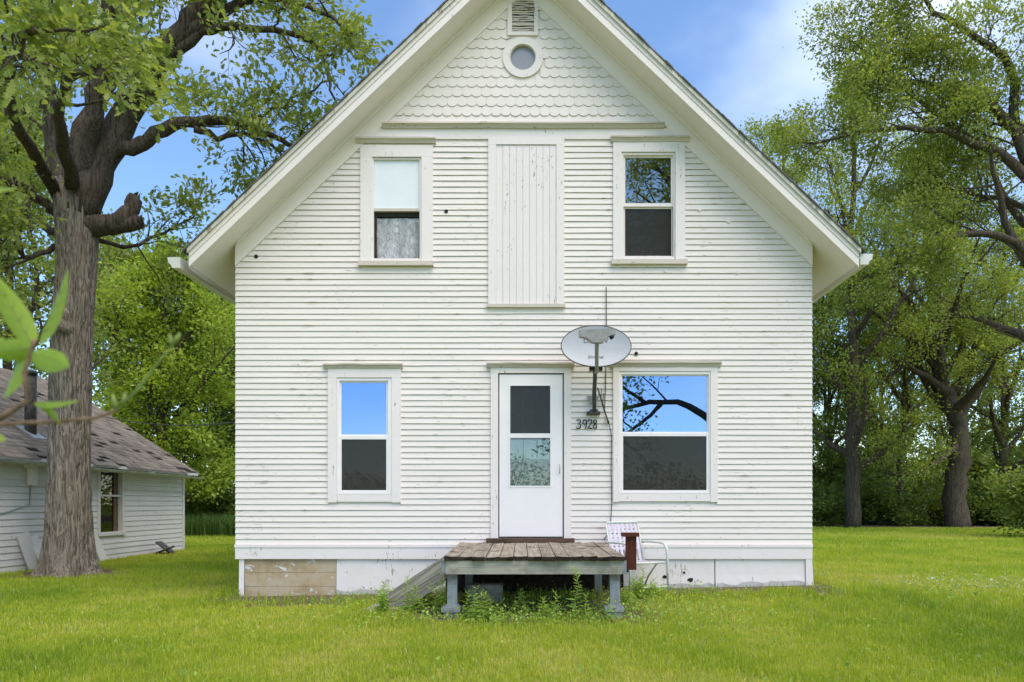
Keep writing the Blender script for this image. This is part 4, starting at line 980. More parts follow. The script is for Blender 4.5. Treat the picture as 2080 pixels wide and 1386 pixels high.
class Tree:
    def __init__(s, seed, leaf=0.13, per=14, spread=0.16, shape=DIAMOND, dense=1.0):
        s.r = random.Random(seed); s.rng = np.random.default_rng(seed); s.wood = MB(); s.C = []; s.D = []; s.T = []
        s.leaf, s.per, s.spread, s.shape, s.dense = leaf, per, spread, shape, dense
    def line(s, p, d, L, n, wander, trop):
        pts = [Vector(p)]; d = Vector(d).normalized()
        for i in range(n):
            d = (d + Vector((s.r.gauss(0, wander), s.r.gauss(0, wander), s.r.gauss(0, wander) + trop))).normalized()
            pts.append(pts[-1] + d*(L/n))
        return pts
    def clump(s, p, d, k=1.0):
        n = max(2, int(s.per*k*s.r.uniform(0.6, 1.4))); t = min(1, max(0, s.r.gauss(0.5, 0.17)))
        sp = s.spread
        for _ in range(n):
            s.C.append((p.x + s.r.gauss(0, sp), p.y + s.r.gauss(0, sp), p.z + s.r.gauss(0, sp*0.8))); s.T.append(min(1, max(0, t + s.r.gauss(0, 0.16)))); s.D.append(tuple(d))
    def ramify(s, pts, r0, r1, level, maxl, lens, nums, start=0.25, up=0.10, bare=0.0):
        N = len(pts) - 1; total = sum((pts[i+1]-pts[i]).length for i in range(N))
        num = max(1, int(nums[level]*s.dense + s.r.random()))
        for c in range(num):
            f = start + (1 - start)*((c + s.r.random())/num); f = min(f, 0.999); i = int(f*N); fr = f*N - i
            p = pts[i].lerp(pts[i+1], fr); t = (pts[i+1] - pts[i]).normalized()
            rad = (r0 + (r1 - r0)*f)
            a = Vector((s.r.gauss(0, 1), s.r.gauss(0, 1), s.r.gauss(0, 1) + up*2)); a = (a - t*a.dot(t)).normalized()
            ang = R(s.r.uniform(28, 68)); d = t*math.cos(ang) + a*math.sin(ang)
            L_ = lens[level]*s.r.uniform(0.6, 1.25)*(1.1 - 0.45*f)
            cr_ = max(0.004, min(rad*0.62, 0.010 + L_*0.014)); n = 5 if level < maxl else 3
            cp = s.line(p, d, L_, n, 0.17, up*0.5)
            s.wood.tube(cp, [cr_*(1 - 0.75*j/n) for j in range(n + 1)], 6 if cr_ > 0.03 else (4 if cr_ > 0.012 else 3), cap=False)
            if level < maxl: s.ramify(cp, cr_, cr_*0.25, level + 1, maxl, lens, nums, 0.25, up, bare)
            else:
                if s.r.random() < bare: continue
                dd = (cp[-1] - cp[0]).normalized()
                s.clump(cp[-1], dd); s.clump(cp[2], dd, 0.6)
        if level >= maxl - 1: s.clump(pts[-1], (pts[-1] - pts[-2]).normalized())
    def limb(s, pts, r0, r1, lens, nums, maxl=2, start=0.25, sub=3, up=0.1, bare=0.0, nseg=10, jit=0.03):
        """hand-placed limb, smoothed"""
        P = [Vector(p) for p in pts]; out = []
        for i in range(len(P) - 1):
            a, b_, c, d = P[max(i-1, 0)], P[i], P[i+1], P[min(i+2, len(P)-1)]
            for k_ in range(sub):
                t = k_/sub; v = 0.5*((2*b_) + (c - a)*t + (2*a - 5*b_ + 4*c - d)*t*t + (-a + 3*b_ - 3*c + d)*t**3)
                out.append(v + Vector((s.r.gauss(0, jit), s.r.gauss(0, jit), s.r.gauss(0, jit)))*(1 if i + k_ else 0))
        out.append(P[-1]); n = len(out) - 1
        s.wood.tube(out, [(r0 + (r1 - r0)*(j/n)**0.8)*s.r.uniform(0.93, 1.07) for j in range(n + 1)], nseg, cap=True)
        if nums: s.ramify(out, r0, r1, 0, maxl, lens, nums, start, up, bare)
        return out
    def finish(s, root, bark, leafm, crown='crown', trunk='trunk', up=0.6):
        C = np.array(s.C); T = np.array(s.T); D = np.array(s.D); keep = C[:, 2] > 0.15
        C, T, D = C[keep], T[keep], D[keep]
        V, F = leaf_arrays(C, s.leaf*s.rng.uniform(0.65, 1.3, len(C)), s.rng, s.shape, up, D)
        s.wood.build(trunk, bark, root)
        np_mesh(crown, V, F, leafm, root, {'tint': np.repeat(T, len(s.shape[1]))})
        return len(C)

def bark_trunk(path, radii, seed, nseg=150, rows=230, amp=0.075, flare=0.0):
    """trunk with furrowed bark in real relief"""
    P = [Vector(p) for p in path]; rng_ = np.random.default_rng(seed); V = []
    cum = [0.0]
    for i in range(len(P)-1): cum.append(cum[-1] + (P[i+1]-P[i]).length)
    tot = cum[-1]
    for j in range(rows + 1):
        l = tot*j/rows; i = max(0, min(len(P)-2, int(np.searchsorted(cum, l)) - 1)); f = (l - cum[i])/(cum[i+1]-cum[i])
        a, b_, c, d = P[max(i-1, 0)], P[i], P[i+1], P[min(i+2, len(P)-1)]
        v = 0.5*((2*b_) + (c - a)*f + (2*a - 5*b_ + 4*c - d)*f*f + (-a + 3*b_ - 3*c + d)*f**3); r_ = radii[i]*(1-f) + radii[i+1]*f
        for k_ in range(nseg):
            a_ = 2*math.pi*k_/nseg; ca, sa = math.cos(a_), math.sin(a_)
            q_ = Vector((ca*r_*19, sa*r_*19, l*2.1 + 0.35*math.sin(a_*3 + l)))
            n1 = mnoise.noise(q_ + Vector((seed, 0, 0))); n2 = mnoise.noise(Vector((ca*2.2, sa*2.2, l*0.7)))
            fl = 1 + flare*math.exp(-l/0.30)*(0.55 + 0.45*math.sin(a_*5 + 1.3))
            rr = r_*fl*(1 + 0.06*n2) + amp*(0.5 - 1.6*max(0, 0.28 - abs(n1))) 
            V.append((v.x + ca*rr, v.y + sa*rr, v.z))
    idx = np.arange((rows+1)*nseg).reshape(rows+1, nseg); nx_ = np.roll(idx, -1, axis=1)
    F = np.stack([idx[:-1], nx_[:-1], nx_[1:], idx[1:]], -1).reshape(-1, 4)
    return np.array(V), F

# --- the big oak beside the shed
OD = 11.9; oy = OD - DCAM
def O(px, py, dy=0.0): return at(px, py, OD + dy)
ob = O(140, 1165); oak = thing('oak_tree', 'big oak with furrowed trunk and broken limb stub, in front of the shed', 'tree', (ob.x, oy, G(ob.x, oy)))
V, F = bark_trunk([(ob.x, oy, -0.1), tuple(O(140, 1080)), tuple(O(141, 950)), tuple(O(143, 800)), tuple(O(147, 660)), tuple(O(155, 540)), tuple(O(156, 440)), tuple(O(150, 372))],
                  [0.38, 0.315, 0.285, 0.278, 0.276, 0.27, 0.31, 0.28], 5, flare=0.75)
np_mesh('trunk', V, F, M['bark'], oak, smooth=True)
T_ = Tree(21, leaf=0.102, per=10, spread=0.11, shape=LOBED, dense=0.8)
LN = [1.25, 0.6, 0.35]
def OL(pts, r0, r1, nums, lens=LN, **kw): return T_.limb([O(*p) for p in pts], r0/116.7, r1/116.7, lens, nums, **kw)
OL([(160, 440), (190, 355), (225, 290), (275, 205), (330, 110), (395, 35), (450, -40), (500, -120)], 38, 13, [13, 5, 3], start=0.35, nseg=14)
OL([(345, 90), (400, 62), (480, 8), (560, -5), (640, 25), (720, 70, -.5)], 12, 3, [9, 5, 3], bare=0.15)
OL([(325, 125), (375, 92), (430, 62), (500, 56), (580, 62), (640, 95), (662, 150), (682, 205)], 12, 2, [10, 5, 3], bare=0.15)
OL([(228, 310), (285, 292), (335, 262), (400, 245), (455, 240), (510, 262, .2), (570, 284, .3), (605, 300, .3)], 17, 4, [13, 5, 3], start=0.3, bare=0.1)
OL([(395, 262), (440, 280), (500, 272), (560, 300, .3), (575, 330, .3)], 7, 2, [6, 4, 3])
OL([(500, 245), (560, 215), (620, 190), (665, 165)], 4, 1.5, [6, 4, 3])
OL([(140, 420), (120, 350), (104, 260), (95, 180), (75, 80), (50, -40)], 22, 12, [10, 5, 3], start=0.3)
OL([(165, 380), (182, 290, -.3), (192, 190, -.6), (215, 90, -.8), (225, -30, -1)], 20, 11, [9, 5, 3], start=0.3)
OL([(150, 350, .3), (165, 260, .6), (235, 150, 1.2), (255, 40, 1.8), (260, -60, 2.2)], 18, 10, [9, 5, 3], start=0.3)
OL([(130, 445), (85, 412, -.3), (35, 368, -.6), (-20, 345, -1), (-90, 300, -1.4)], 12, 6, [10, 5, 3])
OL([(120, 470), (60, 450, .5), (-10, 470, 1.0), (-80, 480, 1.4)], 8, 4, [8, 5, 3])
# limbs that reach towards the lawn in front: larger leaves in the top corner
T_.limb([O(150, 400), O(135, 310, -1.2), O(120, 230, -2.8), O(140, 170, -4.4), O(200, 130, -5.6)], 0.13, 0.03, [1.1, 0.55, 0.3], [8, 4, 3], start=0.5)
T_.limb([O(120, 400), O(60, 300, -1.5), O(20, 200, -3.2), O(10, 120, -5.0), O(70, 60, -6.2)], 0.12, 0.03, [1.1, 0.55, 0.3], [9, 4, 3], start=0.5)
T_.limb([O(185, 480), O(250, 500, .8), O(330, 470, 1.5), O(395, 440, 2.0)], 0.05, 0.015, [1.0, 0.5, 0.3], [9, 4, 3], start=0.2)
T_.limb([O(110, 500), O(60, 520, -.5), O(20, 500, -1.0), O(-30, 520, -1.4)], 0.05, 0.015, [1.0, 0.5, 0.3], [9, 4, 3], start=0.2)
n1 = T_.finish(oak, M['bark2'], M['leaf_oak'], trunk='limbs', up=0.5)  # limbs get darker bark than the trunk, painting in their backlit shade
# broken stub and an old knot
st = Tree(3); st.limb([O(150, 470), O(200, 458), O(240, 452), O(262, 432), O(276, 402)], 0.20, 0.12, None, None, nseg=14, jit=0.012, sub=4)
st.limb([O(225, 457), O(258, 455), O(283, 449)], 0.17, 0.12, None, None, nseg=12, jit=0.008, sub=3)
for k_ in range(9):
    e_ = O(276, 402) if k_ < 5 else O(283, 449); st.wood.tube([e_ + Vector((st.r.gauss(0, .05), st.r.gauss(0, .05), st.r.gauss(0, .03) - .04)), e_ + Vector((st.r.uniform(0, .09), st.r.gauss(0, .05), st.r.uniform(.02, .12)))], [0.045, 0.006], 5)
st.wood.build('broken_limb', M['bark2'], oak)
q = MB(); c_ = O(124, 668, -0.30); q.tube([c_ + Vector((0, .12, 0)), c_ + Vector((0, .0, 0)), c_ + Vector((-.01, -.035, -.01)), c_ + Vector((-.01, .0, -.01))], [0.20, 0.16, 0.10, 0.06], 14); q.build('knot', M['bark'], oak)

# --- generic trees
def generic(seed, base, H, R_, leafm, label, name='tree', bark='bark2', tr=0.25, lean=(0, 0), crown0=0.22, n1=18, nums=(7, 6), leaf=0.16, per=16, spread=0.24, path=None, group=None, bare=0.0, limbs=None, up=0.12, dense=1.0, asc=(35, 75)):
    bx, by = base; bz = G(bx, by)
    root = thing(name, label, 'tree', (bx, by, bz), group)
    t = Tree(seed, leaf, per, spread, dense=dense); r = t.r
    path = path or [(bx, by, bz - 0.15), (bx + lean[0]*.2, by, bz + H*.25), (bx + lean[0]*.5, by + lean[1]*.4, bz + H*.55), (bx + lean[0], by + lean[1], bz + H*.94)]
    tp = t.limb(path, tr, tr*0.16, None, None, sub=5, nseg=12, jit=tr*0.10)
    N = len(tp) - 1
    for i in range(n1):
        f = crown0 + (0.98 - crown0)*(i + r.random()*0.8)/n1; k_ = min(N-1, int(f*N)); p = tp[k_].lerp(tp[k_+1], f*N - k_)
        env = math.sin(math.pi*min(1, (f - crown0 + 0.12)/(1.12 - crown0)))**0.6
        L_ = R_*env*r.uniform(0.75, 1.15); az = i*2.399 + r.uniform(-.4, .4); el = R(90 - r.uniform(*asc)*(1 - 0.45*f))
        d = Vector((math.cos(az)*math.cos(el), math.sin(az)*math.cos(el), math.sin(el)))
        rad = max(0.015, tr*(1 - f)*0.5 + 0.012*L_); cp = t.line(p, d, L_, 7, 0.13, 0.05)
        t.wood.tube(cp, [rad*(1 - 0.8*j/7) for j in range(8)], 7, cap=False)
        t.ramify(cp, rad, rad*.2, 0, 1, [L_*0.42, L_*0.22], nums, 0.22, up, bare)
    for lb in (limbs or []):
        t.limb(lb[0], lb[1], lb[2], [2.0, 0.9, 0.5], lb[3], maxl=2, start=0.3, bare=bare)
    c = t.finish(root, M[bark], M[leafm]); return root, c

def gp(px, d): s = FPX/d; return ((px - HX)/s, d - DCAM)
# right: two trunks at the lawn edge, a wide oak reaching in from beyond the frame, fillers behind
generic(31, gp(1732, 29.5), 20, 5.2, 'leaf_mid', 'tall tree with straight slim trunk at the edge of the lawn', tr=0.36, crown0=0.17, n1=24, nums=(6, 5), leaf=0.115, per=24, spread=0.23)
R2d = 30.5; b2 = gp(1938, R2d)
def R2(px, py, dy=0.0): return at(px, py, R2d + dy)
generic(32, b2, 19, 6.0, 'leaf_mid', 'thick crooked tree trunk forking above the lawn edge shrubs', tr=0.56, crown0=0.36, n1=22, nums=(6, 5), leaf=0.115, per=24, spread=0.23,
        path=[(b2[0], b2[1], 0), tuple(R2(1945, 960)), tuple(R2(1948, 880)), tuple(R2(1925, 800)), tuple(R2(1900, 730)), tuple(R2(1890, 560)), tuple(R2(1880, 330))],
        limbs=[([R2(1940, 800), R2(1965, 750), R2(1990, 680, -.5), R2(2030, 600, -1)], 0.22, 0.07, [8, 6, 3]), ([R2(1948, 900), R2(1900, 940, -.8), R2(1850, 965, -1.2), R2(1800, 960, -1.6)], 0.17, 0.05, [5, 4, 2])])
RD = 21.5; b3 = gp(2165, RD)
def R3(px, py, dy=0.0): return at(px, py, RD + dy)
generic(33, b3, 19, 6.0, 'leaf_oak', 'spreading oak whose dark limbs reach over the lawn towards the house', name='oak_tree', bark='bark2', tr=0.5, crown0=0.3, n1=14, nums=(6, 5), leaf=0.105, per=16, spread=0.18,
        limbs=[([R3(2165, 560), R3(2110, 400), R3(2065, 270), R3(1985, 200), R3(1880, 170, .5), R3(1790, 185, .8)], 0.26, 0.05, [14, 7, 4]),
               ([R3(2060, 250), R3(2055, 140), R3(1985, 80), R3(1900, 20, .5), R3(1850, -60, .8)], 0.16, 0.05, [12, 7, 3]),
               ([R3(2150, 440), R3(2060, 330), R3(1985, 292), R3(1880, 262), R3(1760, 268, .5), R3(1640, 292, 1)], 0.20, 0.03, [15, 7, 4]),
               ([R3(1985, 292), R3(1900, 230, 1), R3(1800, 150, 1.5), R3(1740, 90, 2)], 0.10, 0.03, [12, 7, 3]),
               ([R3(2165, 620), R3(2060, 490), R3(1950, 480), R3(1840, 530, .5), R3(1730, 565, 1)], 0.17, 0.03, [14, 7, 4]),
               ([R3(2160, 500), R3(2080, 420, 1), R3(1960, 390, 2), R3(1850, 370, 3)], 0.12, 0.03, [14, 7, 4])])
generic(34, gp(1590, 36), 22, 4.8, 'leaf_mid', 'pale leafy tree rising behind the right slope of the roof', tr=0.3, crown0=0.2, n1=20, nums=(6, 5), leaf=0.125, per=24, spread=0.23)
generic(40, gp(1520, 40), 22.5, 4.2, 'leaf_mid', 'leafy tree top just clearing the right roof slope', tr=0.3, crown0=0.35, n1=18, nums=(6, 5), leaf=0.13, per=20, spread=0.23)
generic(35, gp(1825, 35), 20, 5.0, 'leaf_mid', 'slender tree standing between the two lawn edge trunks', tr=0.26, crown0=0.25, n1=20, nums=(6, 5), leaf=0.125, per=24, spread=0.23, lean=(1.2, 0))
generic(36, gp(2040, 34), 15, 5.0, 'leaf_dark', 'dark leafy tree behind the thick crooked trunk', tr=0.3, crown0=0.15, n1=20, nums=(6, 5), leaf=0.125, per=24, spread=0.23)
generic(37, gp(1685, 33), 11, 3.8, 'leaf_dark', 'dark dense tree beside the back corner of the house', tr=0.22, crown0=0.12, n1=24, nums=(7, 6), leaf=0.17, per=9)
generic(38, gp(1790, 46), 15, 5.5, 'leaf_dark', 'dark tree in the depth behind the slender tree', tr=0.3, crown0=0.08, n1=24, nums=(7, 6), leaf=0.24, per=9)
generic(39, gp(1960, 48), 15, 6, 'leaf_dark', 'dark broad tree in the depth behind the thick crooked trunk', tr=0.3, crown0=0.08, n1=24, nums=(7, 6), leaf=0.24, per=9)
# left: behind the shed and the oak
generic(41, gp(330, 27), 10.5, 4.2, 'leaf_lime', 'bright lime green tree behind the far end of the shed', tr=0.22, crown0=0.10, n1=30, nums=(8, 6), leaf=0.16, per=17)
generic(42, gp(455, 33), 11.0, 4.2, 'leaf_dark', 'dark green tree close behind the left wall of the house', tr=0.22, crown0=0.08, n1=28, nums=(8, 6), leaf=0.18, per=16)
generic(43, gp(255, 30), 12.5, 4.4, 'leaf_oak', 'olive green tree between the oak trunk and the lime tree', tr=0.25, crown0=0.25, n1=22, nums=(7, 6), leaf=0.17, per=13, bare=0.1)
generic(44, gp(20, 19), 12, 4.0, 'leaf_oak', 'dark stemmed tree growing behind the shed roof', tr=0.24, crown0=0.3, n1=20, nums=(7, 6), leaf=0.15, per=13, bare=0.1)
# behind the camera: what the window panes mirror
generic(51, (7.6, -17.0), 17, 6.5, 'leaf_oak', 'large oak on the front lawn, facing the house', name='oak_tree', bark='bark2', tr=0.42, crown0=0.44, n1=30, nums=(8, 6), leaf=0.15, per=22,
        limbs=[([(7.6, -17, 4.0), (6.3, -17, 4.9), (4.8, -16.8, 5.0), (3.4, -16.7, 4.6), (2.0, -16.6, 3.9)], 0.17, 0.03, [6, 3, 1]),
               ([(5.2, -16.9, 4.95), (4.6, -16.6, 4.35), (4.0, -16.4, 3.9), (3.3, -16.3, 3.2), (2.9, -16.2, 2.6)], 0.09, 0.02, [6, 3, 1]),
               ([(4.6, -16.8, 5.0), (3.7, -17.0, 5.7), (2.9, -17.2, 5.9), (2.0, -17.3, 6.3)], 0.08, 0.02, [8, 4, 2])], bare=0.25)

# --- shrubs along the right edge of the lawn and the bush at the frame edge
def bush(seed, base, R_, H, leafm, label, group=None, leaf=0.14, n=22, per=12, name='shrub'):
    bx, by = base; bz = G(bx, by); root = thing(name, label, 'shrub', (bx, by, bz), group); t = Tree(seed, leaf, per, 0.16)
    for i in range(n):
        az = t.r.uniform(0, 6.28); tilt = t.r.uniform(0.05, 1.0); L_ = H*t.r.uniform(0.65, 1.05)
        d = Vector((math.cos(az)*tilt*R_/H, math.sin(az)*tilt*R_/H, 1)); cp = t.line((bx + t.r.gauss(0, R_*.12), by + t.r.gauss(0, R_*.12), bz - 0.05), d, L_, 5, 0.10, 0.0)
        t.wood.tube(cp, [0.022*(1 - .8*j/5) for j in range(6)], 4, cap=False); t.ramify(cp, 0.02, 0.005, 0, 1, [H*.32, H*.18], (6, 4), 0.1, 0.1)
    t.finish(root, M['bark2'], M[leafm], crown='foliage', trunk='stems'); return root
s1 = bush(61, gp(1660, 31), 2.0, 1.6, 'leaf_dark', 'dark low shrub at the lawn edge nearest the house wall', 'shrubs along the lawn edge')
s2 = bush(62, gp(1830, 32), 2.0, 1.25, 'leaf_dark', 'low shrub between the slim trunk and the thick trunk', 'shrubs along the lawn edge')
copy_tree(s1, (*gp(1780, 33.5), 0.15), 1.1, 1.15, 'rounded shrub just behind the slim straight trunk')
copy_tree(s2, (*gp(1900, 33), 0.15), 2.1, 1.1, 'low shrub against the foot of the thick crooked trunk')
copy_tree(s1, (*gp(2010, 32.5), 0.15), 3.0, 1.2, 'dark shrub past the thick crooked trunk')
copy_tree(s2, (*gp(2090, 31), 0.15), 4.0, 1.3, 'dark shrub behind the pale bush')
copy_tree(s1, (*gp(1715, 36), 0.15), 5.0, 1.5, 'tall dark shrub deep behind the slim trunk')
copy_tree(s1, (*gp(1870, 38), 0.15), 0.5, 1.5, 'tall dark shrub deep between the two lawn edge trunks')
for i_, (px_, d_, sc_, l_) in enumerate(((1690, 40, 2.3, 'tall dark thicket bush next to the house corner, far back'), (1760, 43, 2.5, 'tall dark thicket bush behind the slim trunk, far back'), (1845, 44, 2.6, 'tall dark thicket bush midway between the two trunks, far back'), (1925, 42, 2.4, 'tall dark thicket bush behind the thick crooked trunk, far back'), (2000, 41, 2.5, 'tall dark thicket bush just past the thick crooked trunk, far back'), (2075, 40, 2.4, 'tall dark thicket bush behind the pale bush, far back'))):
    copy_tree(s1 if i_ % 2 else s2, (*gp(px_, d_), 0.15), i_*1.3, sc_, l_)
bush(63, gp(2112, 20.5), 1.0, 1.9, 'leaf_oak', 'pale leafy bush at the right end of the lawn', leaf=0.12)
bush(64, gp(430, 29), 2.4, 2.0, 'leaf_dark', 'dark shrub behind the tall grass left of the house')
bush(65, gp(385, 31), 2.4, 2.6, 'leaf_dark', 'large dark shrub at the foot of the lime green tree')

# --- far woods closing the horizon
rng = np.random.default_rng(5)
n = 130000; a = rng.uniform(0, 2*np.pi, n); rr = rng.uniform(85, 120, n)
h = 4.5 + 6.0*sstep(0.0, 0.5, np.sin(a)) + 2.0*np.sin(a*7) + 1.2*np.sin(a*23 + 1) + 0.9*np.sin(a*51)
z = np.abs(rng.normal(0, 0.55, n)); z = np.clip(z, 0, 1.05)*h + 0.2
C = np.stack([rr*np.cos(a), rr*np.sin(a), z], -1)
V, F = leaf_arrays(C, rng.uniform(0.3, 0.75, n), rng, DIAMOND)
fw = np_mesh('far_woods', V, F, M['leaf_mid'], None, {'tint': np.repeat(np.clip(rng.normal(0.4, 0.2, n), 0, 1), 2)}); fw['kind'] = 'stuff'
tag(fw, 'distant line of woods beyond the yard', 'woods')

# --- lawn
def blades(P, h, w, rng, lean=0.5, two=True):
    n = len(P); az = rng.uniform(0, 2*np.pi, n); la = rng.uniform(0, 2*np.pi, n); lm = np.abs(rng.normal(0, lean, n))
    side = np.stack([np.cos(az), np.sin(az), np.zeros(n)], -1)*w[:, None]/2; ln = np.stack([np.cos(la)*lm, np.sin(la)*lm, np.zeros(n)], -1)
    up = np.array([0, 0, 1.0]); base = P - up*0.01
    mid = P + (ln*0.35 + up*0.6)*h[:, None]; tip = P + (ln*0.95 + up*np.clip(1 - 0.35*lm, .3, 1)[:, None])*h[:, None]
    if not two: return np.stack([base - side*1.2, base + side*1.2, tip], 1).reshape(-1, 3), np.arange(n*3).reshape(-1, 3)
    V = np.stack([base - side, base + side, mid - side*0.8, mid + side*0.8, tip], 1).reshape(-1, 3)
    F = np.array([(0, 1, 3), (0, 3, 2), (2, 3, 4)])[None] + (np.arange(n)*5)[:, None, None]
    return V, F.reshape(-1, 3)
def vnoise(x, y, s, seed):
    r_ = np.random.default_rng(seed); g_ = r_.random((128, 128)); u = x*s; v = y*s; i = np.floor(u).astype(int); j = np.floor(v).astype(int); fu = u - i; fv = v - j; fu = fu*fu*(3-2*fu); fv = fv*fv*(3-2*fv)
    g0 = lambda a_, b_: g_[a_ % 128, b_ % 128]
    return (g0(i, j)*(1-fu) + g0(i+1, j)*fu)*(1-fv) + (g0(i, j+1)*(1-fu) + g0(i+1, j+1)*fu)*fv
def soilmask(x, y):
    wob = (vnoise(x, y, 4, 3) - 0.5)*0.5
    m = ((y + wob*1.2 + (vnoise(x, y*0 + 3, 0.8, 6) - 0.5)*0.7 > -0.72) & (np.abs(x) < 3.85) & (y < 10))
    m |= (np.abs(x - 0.1) + wob < 1.25) & (y + wob > -1.95) & (y < 0.5)
    m |= (x > WL - .05) & (x < WR + .05) & (y > -0.05) & (y < DEPTH + .2)
    m |= (x < SX + 0.05) & (x > SX - 6.7) & (y > SY0 - .1) & (y < SY1 + .1)
    m |= np.hypot(x - ob.x, y - oy) < 0.78 + wob*1.2
    m |= (y + wob*2 > 20.6) & (x > 4)
    return m
rng = np.random.default_rng(9)
def lawn_zone(x0, x1, y0, y1, dens, h, w, fr=1.15, two=True):
    n = int((x1-x0)*(y1-y0)*dens); x = rng.uniform(x0, x1, n); y = rng.uniform(y0, y1, n)
    d = y + DCAM; inside = (np.abs(x)*FPX < (1080*fr + 60)*d); keep = inside & ~soilmask(x, y)
    x, y = x[keep], y[keep]; P = np.stack([x, y, ground(x, y)], -1)
    pn = vnoise(x, y, 0.45, 1)*0.45 + vnoise(x, y, 1.4, 2)*0.30 + vnoise(x, y, 5.5, 8)*0.25
    pn = np.clip((pn - 0.5)*1.8 + 0.5, 0, 1)
    hh = h*(0.6 + 0.8*rng.random(len(x)))*(0.75 + 0.5*pn)
    t = np.clip(0.12 + 0.75*(1 - pn) + rng.normal(0, 0.14, len(x)), 0, 0.93); dry = rng.random(len(x)) < 0.035; t[dry] = 1.0
    V, F = blades(P, hh, w*rng.uniform(0.7, 1.3, len(x)), rng, 0.5, two)
    return V, F, np.repeat(t, 3 if two else 1)
zones = [lawn_zone(-5.2, 5.2, -4.6, -2.4, 4500, 0.055, 0.0050), lawn_zone(-8, 8, -2.4, 0.8, 2300, 0.060, 0.0065),
         lawn_zone(-11, 12, 0.8, 6, 900, 0.065, 0.011, two=False), lawn_zone(-13, 18, 6, 13, 420, 0.07, 0.018, two=False), lawn_zone(-20, 28, 13, 24, 170, 0.075, 0.032, two=False)]
Vs, Fs, Ts, o = [], [], [], 0
for V, F, t in zones: Vs.append(V); Fs.append(F + o); Ts.append(t); o += len(V)
lw = np_mesh('lawn_grass', np.concatenate(Vs), np.concatenate(Fs), M['grass'], None, {'tint': np.concatenate(Ts)}); lw['kind'] = 'stuff'
tag(lw, 'short yellow green mown lawn grass around the house', 'grass')
# tall grass strip behind the left of the house
n = 9000; x = rng.uniform(-15.5, -7.5, n); y = rng.uniform(16.5, 19.5, n); P = np.stack([x, y, ground(x, y)], -1)
V, F = blades(P, rng.uniform(0.45, 1.0, n), rng.uniform(0.02, 0.04, n), rng, 0.35)
tg = np_mesh('tall_grass', V, F, M['tallgrass'], None, {'tint': np.repeat(rng.random(n), 3)}); tg['kind'] = 'stuff'; tag(tg, 'strip of tall dark uncut grass left of the house', 'grass')
# leafy ground cover round the porch and along the foundation, longer grass against the walls
def cover(n, sampler, size, name, label, mat, shape=DIAMOND, hgt=0.06):
    pts = []
    while len(pts) < n:
        x_, y_ = sampler(); pts.append((x_, y_, G(x_, y_) + abs(rng.normal(0, hgt))))
    V, F = leaf_arrays(np.array(pts), size*rng.uniform(0.6, 1.4, n), rng, shape, 0.8)
    o_ = np_mesh(name, V, F, mat, None, {'tint': np.repeat(rng.random(n), len(shape[1]))}); o_['kind'] = 'stuff'; tag(o_, label, 'ground cover')
rr_ = random.Random(4)
def around_porch():
    while True:
        x_, y_ = rr_.gauss(0.2, 1.15), rr_.uniform(-2.25, -0.25)
        edge = abs(x_ - 0.1) < 1.0 and -1.5 < y_
        if edge and rr_.random() < 0.85: continue
        if abs(x_) < 2.3: return x_, y_
cover(6500, around_porch, 0.030, 'ground_cover', 'low leafy weeds spreading round the porch posts', M['weed'])
def foundation_edge():
    while True:
        x_ = rr_.uniform(-3.9, 3.95); y_ = -0.72 + rr_.gauss(0, 0.2)
        if y_ < -0.2: return x_, y_
cover(1500, foundation_edge, 0.030, 'ground_cover', 'patchy low weeds along the bare soil by the foundation', M['weed'], hgt=0.035)
n = 2600; x = np.concatenate([rng.normal(WL - 0.08, 0.10, n//2), rng.uniform(-3.9, 4.0, n//2)]); y = np.concatenate([rng.uniform(-0.3, 6, n//2), -0.80 + rng.normal(0, 0.14, n//2)])
k_ = ~((x > WL - 0.01) & (x < WR) & (y > -0.03)); x, y = x[k_], y[k_]; P = np.stack([x, y, ground(x, y)], -1)
V, F = blades(P, rng.uniform(0.07, 0.20, len(x)), rng.uniform(0.005, 0.010, len(x)), rng, 0.5)
lg = np_mesh('longer_grass', V, F, M['grass'], None, {'tint': np.repeat(rng.random(len(x))*0.6, 3)}); lg['kind'] = 'stuff'; tag(lg, 'longer uncut grass blades against the house walls', 'grass')

def clover():
    while True:
        x_, y_ = 5.6 + rr_.gauss(0, 0.9), -0.3 + rr_.gauss(0, 0.45)
        if x_ > 4.2: return x_, y_
M['clover'] = mat_leaf('clover_leaf', [(0, (0.20, 0.30, 0.09)), (0.7, (0.36, 0.44, 0.20)), (1, (0.70, 0.70, 0.62))], 0.3)
cover(1600, clover, 0.028, 'clover_patch', 'pale clover patch in the lawn right of the house', M['clover'], hgt=0.045)
spots = [(rr_.uniform(-5.5, 6.0), rr_.uniform(-4.3, -0.9), rr_.uniform(0.04, 0.16)) for _ in range(90)]
def rosettes():
    a_, b_, c_ = rr_.choice(spots); return a_ + rr_.gauss(0, c_), b_ + rr_.gauss(0, c_)
cover(2600, rosettes, 0.034, 'lawn_weeds', 'scattered small broad leaved weeds in the mown lawn', M['weed'], hgt=0.03)
